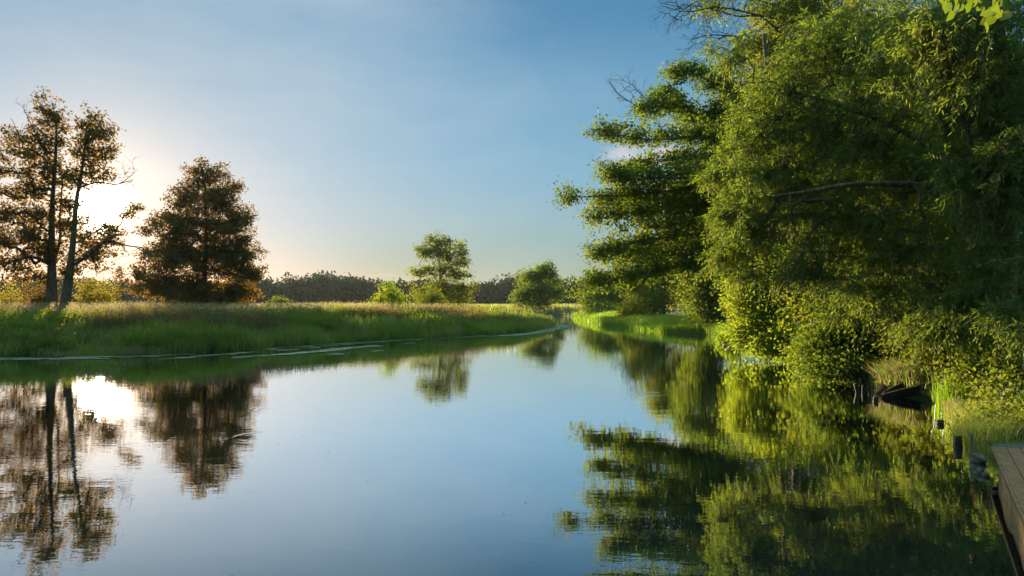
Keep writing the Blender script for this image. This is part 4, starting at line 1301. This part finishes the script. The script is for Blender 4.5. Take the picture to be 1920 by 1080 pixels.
parts = [clump_blades(1772, 720, 16.6, 420, 0.16, 0.3, 0.45, 0.95, 0.016, 0.05, 0.35, 'grass_sunny'),
         clump_blades(1690, 705, 19.6, 4200, 0.5, 0.5, 0.3, 0.8, 0.016, 0.2, 0.8, 'straw'),
         clump_blades(1690, 705, 19.6, 3000, 0.6, 0.5, 0.3, 0.8, 0.016, 0.2, 0.7, 'grass_sunny'),
         clump_blades(1780, 760, 15.6, 260, 0.2, 0.15, 0.2, 0.5, 0.012, 0.2, 0.8, 'straw'),
         clump_blades(1710, 755, 17.5, 160, 0.3, 0.1, 0.2, 0.45, 0.012, 0.4, 0.9, 'grass_sunny')]
tag(build('sunlit_reed', parts), 'yellow reeds and dry grass in a patch of sunlight on the right bank', 'reeds', kind='stuff')

# floating leaves along the left bank
n = 110000
yy = rng.uniform(30, 74, n)
xx = rng.uniform(-60, 6, n)
sd = river_dist(xx, yy)
band = np.where(yy < 40, 6.0, 4.2)
strk = wob(xx * 0.3 + 5, sd * 2.2) + 0.8 * wob(xx * 0.75, sd * 3.1 + 2) + 0.35 * wob(xx * 2.1, yy * 2.3)
ok = (sd < -0.05) & (sd > -band) & (np.abs(xx) < yy * 0.72) & (yy > 20) & (strk > 0.15 + 0.9 * (-sd / band)) & (xx < 5.5)
xx, yy = xx[ok], yy[ok]
k = len(xx)
r = rng.uniform(0.05, 0.2, k)
t = np.arange(7) * 2 * math.pi / 7
ph = rng.uniform(0, 6.28, k)
V = np.stack([xx[:, None] + r[:, None] * 1.5 * np.cos(t[None] + ph[:, None]), yy[:, None] + r[:, None] * np.sin(t[None] + ph[:, None]),
              0.006 + 0.012 * rng.uniform(0, 1, (k, 7))], -1).reshape(-1, 3)
fp = (np.arange(k) * 7)[:, None] + np.arange(7)[None]
parts = [(V, [fp], 'pad')]
n = 700
xx = rng.uniform(1.0, 6.0, n)
yy = rng.uniform(52, 74, n)
sd = river_dist(xx, yy)
ok = (sd < -0.05) & (sd > -2.8)
xx, yy = xx[ok], yy[ok]
parts.append(blades(xx, yy, np.full(len(xx), -0.05), rng.uniform(0.1, 0.4, len(xx)), np.full(len(xx), 0.04), rng.uniform(0.05, 0.4, len(xx)), 'grass'))
tag(build('floating_weed', parts), 'pale floating leaves in streaks along the foot of the left bank', 'water plants', kind='stuff')

n = 60
xx, yy = rng.uniform(-9, 8, n), 1 / rng.uniform(1 / 34, 1 / 6, n)
ok = river_dist(xx, yy) < -0.3
xx, yy = xx[ok], yy[ok]
c = np.stack([xx, yy, np.full(len(xx), 0.006)], 1)
fv, ff = leaf_quads(c, rand_unit(len(c)) * np.array([1, 1, 0.02]), np.array([0, 0, 1.0]) + 0.05 * rand_unit(len(c)), rng.uniform(0.025, 0.06, len(c)), rng.uniform(0.015, 0.03, len(c)), 0.05)
tag(build('fallen_leaf', [(fv, [ff], 'straw')]), 'tiny fallen leaves scattered on the open water', 'leaves', kind='stuff')

# ------------------------------------------------------------------ jetty
E0 = np.array([6.2, 10.3])
U3 = np.array([-0.462, -0.887, 0])
V3 = np.array([0.887, -0.462, 0])
DZ = 0.34
LEN = 10.0
jet = thing('jetty', (E0[0], E0[1], 0.0), 'ribbed wooden jetty with a side board coloured sunlit orange in the bottom right corner', 'jetty')
J0 = np.array([E0[0], E0[1], 0.0])


def frame_box(u0, u1, v0, v1, z0, z1, bev=0.0):
    """box in the jetty's own directions"""
    c = []
    for uu in (u0, u1):
        for v_ in (v0, v1):
            for zz in (z0, z1):
                c.append(U3 * uu + V3 * v_ + np.array([0, 0, zz]))
    f = np.array([[0, 1, 3, 2], [4, 6, 7, 5], [0, 4, 5, 1], [2, 3, 7, 6], [0, 2, 6, 4], [1, 5, 7, 3]])
    return np.array(c), [f]


V, Fq = [], []
off = 0
bw = 0.142
for b in range(14):
    v0 = b * (bw + 0.007)
    prof = [(v0, DZ - 0.028)]
    ribs = 6
    for r_ in range(ribs):
        a0 = v0 + bw * (r_ + 0.10) / ribs
        a1 = v0 + bw * (r_ + 0.62) / ribs
        a2 = v0 + bw * (r_ + 0.72) / ribs
        a3 = v0 + bw * (r_ + 1.0) / ribs
        prof += [(a0, DZ), (a1, DZ), (a2, DZ - 0.006), (a3, DZ - 0.006)]
    prof[-1] = (v0 + bw, DZ - 0.006)
    prof.append((v0 + bw, DZ - 0.028))
    m_ = len(prof)
    jit = rng.uniform(-0.004, 0.004)
    for uu in (0.05 + rng.uniform(0, 0.004), LEN):
        for (pv, pz) in prof:
            V.append(U3 * uu + V3 * pv + np.array([0, 0, pz + jit * 0.3]))
    for i in range(m_ - 1):
        Fq.append([off + i, off + i + 1, off + m_ + i + 1, off + m_ + i])
    Fq.append([off + m_ - 1, off, off + m_, off + 2 * m_ - 1])
    off += 2 * m_
build('deck', [(np.array(V), [np.array(Fq)], 'deck')], jet)
# gritty rounded landing plate at its shore end
n = 20
th_ = np.linspace(0, math.pi, n)
out = [U3 * (-0.46 * math.sin(t) ** 0.8) + V3 * (1.04 - 1.06 * math.cos(t)) for t in th_]
top = [p_ + np.array([0, 0, DZ - 0.002]) for p_ in out] + [U3 * 0.046 + V3 * 2.1 + np.array([0, 0, DZ - 0.002]), U3 * 0.046 + V3 * -0.02 + np.array([0, 0, DZ - 0.002])]
bot = [p_ - np.array([0, 0, 0.12]) for p_ in top]
k = len(top)
side = np.array([[i, (i + 1) % k, k + (i + 1) % k, k + i] for i in range(k)])
build('landing_plate', [(np.array(top + bot), [np.arange(k)[None], side, (np.arange(k)[::-1] + k)[None]], 'grit')], jet)
v, f = frame_box(0.0, LEN, -0.024, -0.002, DZ - 0.05, DZ - 0.003)
build('edge_trim', [(v, f, 'deck')], jet)
# irregular side boards
N_ = 26
uu = np.linspace(0.28, LEN, N_)
lo = -0.05 + 0.0 * uu
hi = DZ - 0.075 + 0.018 * np.sin(uu * 5.0) + 0.012 * rng.normal(size=N_)
hi[0] = 0.22
Vf = []
for a_, l_, h_ in zip(uu, lo, hi):
    for v_ in (0.03, 0.065):
        Vf.append(U3 * a_ + V3 * (v_ + 0.012 * math.sin(a_ * 3.1)) + np.array([0, 0, l_]))
        Vf.append(U3 * a_ + V3 * (v_ + 0.012 * math.sin(a_ * 3.1)) + np.array([0, 0, h_]))
Ff = []
for i in range(N_ - 1):
    o_ = i * 4
    Ff += [[o_, o_ + 1, o_ + 5, o_ + 4], [o_ + 2, o_ + 6, o_ + 7, o_ + 3], [o_ + 1, o_ + 3, o_ + 7, o_ + 5]]
Ff += [[0, 2, 3, 1]]
build('side_board', [(np.array(Vf), [np.array(Ff)], 'fascia')], jet)
for uu_ in (0.35, 2.6, 4.9, 7.2):
    p0 = U3 * uu_ + V3 * 0.16
    v, f = poly_tube([p0 + np.array([0, 0, -1.2]), p0 + np.array([0, 0, -0.3]), p0 + np.array([0, 0, DZ - 0.03])], [0.06, 0.06, 0.058], 12, 0.03)
    build('post', [(v, f, 'wood_dark')], jet, smooth=True)
for v_ in (0.25, 1.1, 1.9):
    v, f = frame_box(0.1, LEN - 0.05, v_, v_ + 0.07, DZ - 0.15, DZ - 0.03)
    build('joist', [(v, f, 'wood_dark')], jet)

# ------------------------------------------------------------------ small things at the right shore


def stake(name, label, px, py_foot, height, r, mat, lean=(0, 0), group=None, depth=None, sides=9, top_r=None):
    yv_ = depth if depth else CAM_H * F / (py_foot - 565)
    x_ = P(px, py_foot, yv_)[0]
    b0 = np.array([x_, yv_, 0.0])
    l_ = np.array([lean[0], lean[1], 0.0])
    pts = [np.array([0, 0, -0.5]) - l_ * 0.5, np.array([0, 0, 0.0]), np.array([0, 0, height * 0.5]) + l_ * height * 0.5, np.array([0, 0, height]) + l_ * height]
    v, f = poly_tube(resample(np.array(pts), 9), np.linspace(r * 1.08, top_r or r * 0.9, 9), sides, 0.06)
    o_ = build(name, [(v, f, mat)])
    o_.location = b0
    return tag(o_, label, 'post', group)


stake('mooring_post', 'leaning dark stump post, leftmost of the three small posts standing in the water', 1609, 737, 0.24, 0.055, 'wood_dark', (-0.25, 0), 'small posts in the water')
stake('mooring_post', 'middle one of the three small dark posts standing in the water', 1618, 737, 0.20, 0.03, 'wood_dark', (0.03, 0), 'small posts in the water')
stake('mooring_post', 'rightmost of the three small dark posts in the water, nearest the old boat', 1630, 740, 0.19, 0.032, 'wood_dark', (0, 0), 'small posts in the water')
stake('mooring_post', 'short round knob of a post just left of the old boat tip', 1642, 752, 0.1, 0.06, 'wood_dark', (0, 0))
stake('thick_post', 'thick dark square-topped post at the waterline near the jetty', 1797, 838, 0.17, 0.075, 'wood_dark', (-0.04, 0), sides=4)
stake('thick_post', 'low dark rotten stump below the sunlit reeds', 1762, 795, 0.08, 0.07, 'wood_dark', (0.1, 0), sides=8)
stake('thin_stake', 'thin pale upright stake in the water between the thick post and the jetty', 1822, 856, 0.34, 0.026, 'wood_grey', (0.0, 0))


def rock(name, label, px, py, r, depth=None, mat='stone', sc=(1, 1, 0.8), zoff=0.0):
    import bmesh
    yv_ = depth if depth else CAM_H * F / (py - 565)
    x_ = P(px, py, yv_)[0]
    bm = bmesh.new()
    bmesh.ops.create_icosphere(bm, subdivisions=3, radius=r)
    ph_ = rng.uniform(0, 6, 6)
    for v_ in bm.verts:
        n_ = v_.co.normalized()
        k_ = 1 + 0.16 * math.sin(n_.x * 3 + ph_[0]) * math.cos(n_.y * 3.4 + ph_[1]) + 0.1 * math.sin(n_.z * 5 + ph_[2] + n_.x * 4) + 0.03 * math.sin(n_.y * 11 + ph_[3])
        v_.co = Vector((v_.co.x * sc[0], v_.co.y * sc[1], v_.co.z * sc[2])) * k_
    me_ = bpy.data.meshes.new(name)
    bm.to_mesh(me_)
    bm.free()
    for p_ in me_.polygons:
        p_.use_smooth = True
    me_.materials.append(M[mat])
    o_ = bpy.data.objects.new(name, me_)
    col.objects.link(o_)
    o_.location = (x_, yv_, zoff)
    return tag(o_, label, 'stone', None)


rock('stone', 'larger pale stone at the waterline between the thin stake and the jetty', 1834, 866, 0.085, sc=(1, 1.2, 0.95), zoff=0.05)
rock('stone', 'round stone lying lower in the water beside the jetty corner', 1848, 893, 0.045, zoff=0.025)
rock('stone', 'small stone half under water in front of the larger pale stone', 1837, 888, 0.045, sc=(1, 1, 1.2), zoff=0.03)
rock('boulder', 'pale grey stone heap in the grass below the oval tree', 437, 586, 0.5, depth=48, sc=(1.3, 0.8, 0.6), zoff=1.15)
rock('boulder', 'large dull grey boulder in the grass at the foot of the twin trunks', 122, 590, 0.75, depth=46, sc=(1.0, 0.7, 0.75), zoff=1.1)

# floating log, partly under water
root = None
a_, b_ = P(1356, 649, 39.0), P(1448, 655, 36.8)
a_[2] = 0.03
b_[2] = 0.05
mid = (a_ + b_) / 2
pts = np.array([a_ - mid, (a_ - mid) * 0.6 + np.array([0, 0, 0.01]), np.array([0, 0, -0.055]), (b_ - mid) * 0.5 + np.array([0, 0, -0.01]), b_ - mid])
v, f = poly_tube(resample(pts, 22), np.linspace(0.07, 0.10, 22), 10, 0.06)
o_ = build('floating_log', [(v, f, 'wood_pale')], smooth=True)
o_.location = mid
tag(o_, 'pale bleached log floating at the right shore in front of the bright yellow-green bush', 'log')

# old boat, bow out of the water
yb = 18.2
bp0 = P(1697, 752, yb)
bp0[2] = 0.0
root = thing('old_boat', bp0, 'dark weathered boat wedged in the right bank below the yellow sunlit grass', 'boat')
n = 14
V = []
rim = []
for i in range(n):
    t = i / (n - 1)
    xc = -0.52 + 1.15 * t
    half = 0.32 * math.sin(min(1, t * 1.25 + 0.02) * math.pi / 2) ** 0.8
    topz = 0.06 + 0.30 * t ** 0.8
    botz = -0.12 - 0.05 * t
    yc = 0.35 * t
    ring = [(xc, yc - half, topz), (xc, yc - half * 0.85, topz * 0.4), (xc, yc - half * 0.4, botz), (xc, yc + half * 0.4, botz), (xc, yc + half * 0.85, topz * 0.4), (xc, yc + half, topz)]
    V += ring
    rim.append((ring[0], ring[-1]))
V = np.array(V)
Fh = []
for i in range(n - 1):
    for j in range(5):
        Fh.append([i * 6 + j, i * 6 + j + 1, i * 6 + 6 + j + 1, i * 6 + 6 + j])
Vin = V * np.array([0.96, 0.9, 1.0]) + np.array([0.02, 0.0, 0.015])
Fin = [[q[3] , q[2], q[1], q[0]] for q in Fh]
build('hull', [(V, [np.array(Fh)], 'wood_dark'), (Vin, [np.array(Fin)], 'wood_dark')], root)
for sidei in (0, 1):
    p_ = np.array([r_[sidei] for r_ in rim])
    v, f = poly_tube(resample(p_ + np.array([0, 0, 0.012]), 20), np.full(20, 0.016), 6, 0.03)
    build('gunwale', [(v, f, 'wood_grey')], root, smooth=True)
yb = 19.0
b0 = P(1652, 737, yb)
b0[2] = 0
Vb = np.array([(-0.2, -0.1, -0.05), (0.22, -0.12, -0.05), (0.2, 0.2, 0.16), (0.02, 0.2, 0.2), (-0.2, -0.1, 0.0), (0.22, -0.12, 0.0), (0.2, 0.2, 0.2), (0.02, 0.2, 0.24)])
o_ = build('broken_board', [(Vb, [np.array([[0, 3, 2, 1], [4, 5, 6, 7], [0, 1, 5, 4], [1, 2, 6, 5], [2, 3, 7, 6], [3, 0, 4, 7]])], 'wood_dark')])
o_.location = b0
tag(o_, 'short brown tilted board lying behind the tip of the old boat', 'board')

# far pole at the left edge
yv_ = 75.0
b0 = np.array([P(4, 575, yv_)[0], yv_, 0.0])
b0[2] = gz(b0[0], b0[1])
ht = P(4, 513, yv_)[2] - b0[2]
v, f = poly_tube([np.array([0, 0, -0.3]), np.array([0, 0, ht * 0.5]), np.array([0.02, 0, ht])], [0.09, 0.085, 0.075], 10, 0.03)
o_ = build('wooden_pole', [(v, f, 'wood_dark')], smooth=True)
o_.location = b0
tag(o_, 'thin dark upright pole at the left edge of the picture behind the shrubs', 'pole')

# ------------------------------------------------------------------ haze
hz = np.array([(-820, -130, -2.6), (820, -130, -2.6), (820, 970, -2.6), (-820, 970, -2.6), (-820, -130, 22), (820, -130, 22), (820, 970, 22), (-820, 970, 22)], float)
m, T = new_mat('evening_air')
pv = T.n('ShaderNodeVolumePrincipled')
pv.inputs['Color'].default_value = (0.86, 0.92, 1.0, 1)
pv.inputs['Density'].default_value = 0.00008
pv.inputs['Anisotropy'].default_value = 0.25
o = T.n('ShaderNodeOutputMaterial')
T.l(pv.outputs[0], o.inputs['Volume'])
M['air'] = m
ho = build('haze', [(hz, [np.array([[0, 3, 2, 1], [4, 5, 6, 7], [0, 1, 5, 4], [1, 2, 6, 5], [2, 3, 7, 6], [3, 0, 4, 7]])], 'air')])
tag(ho, 'thin warm evening haze in the air over the river', 'haze', kind='stuff')
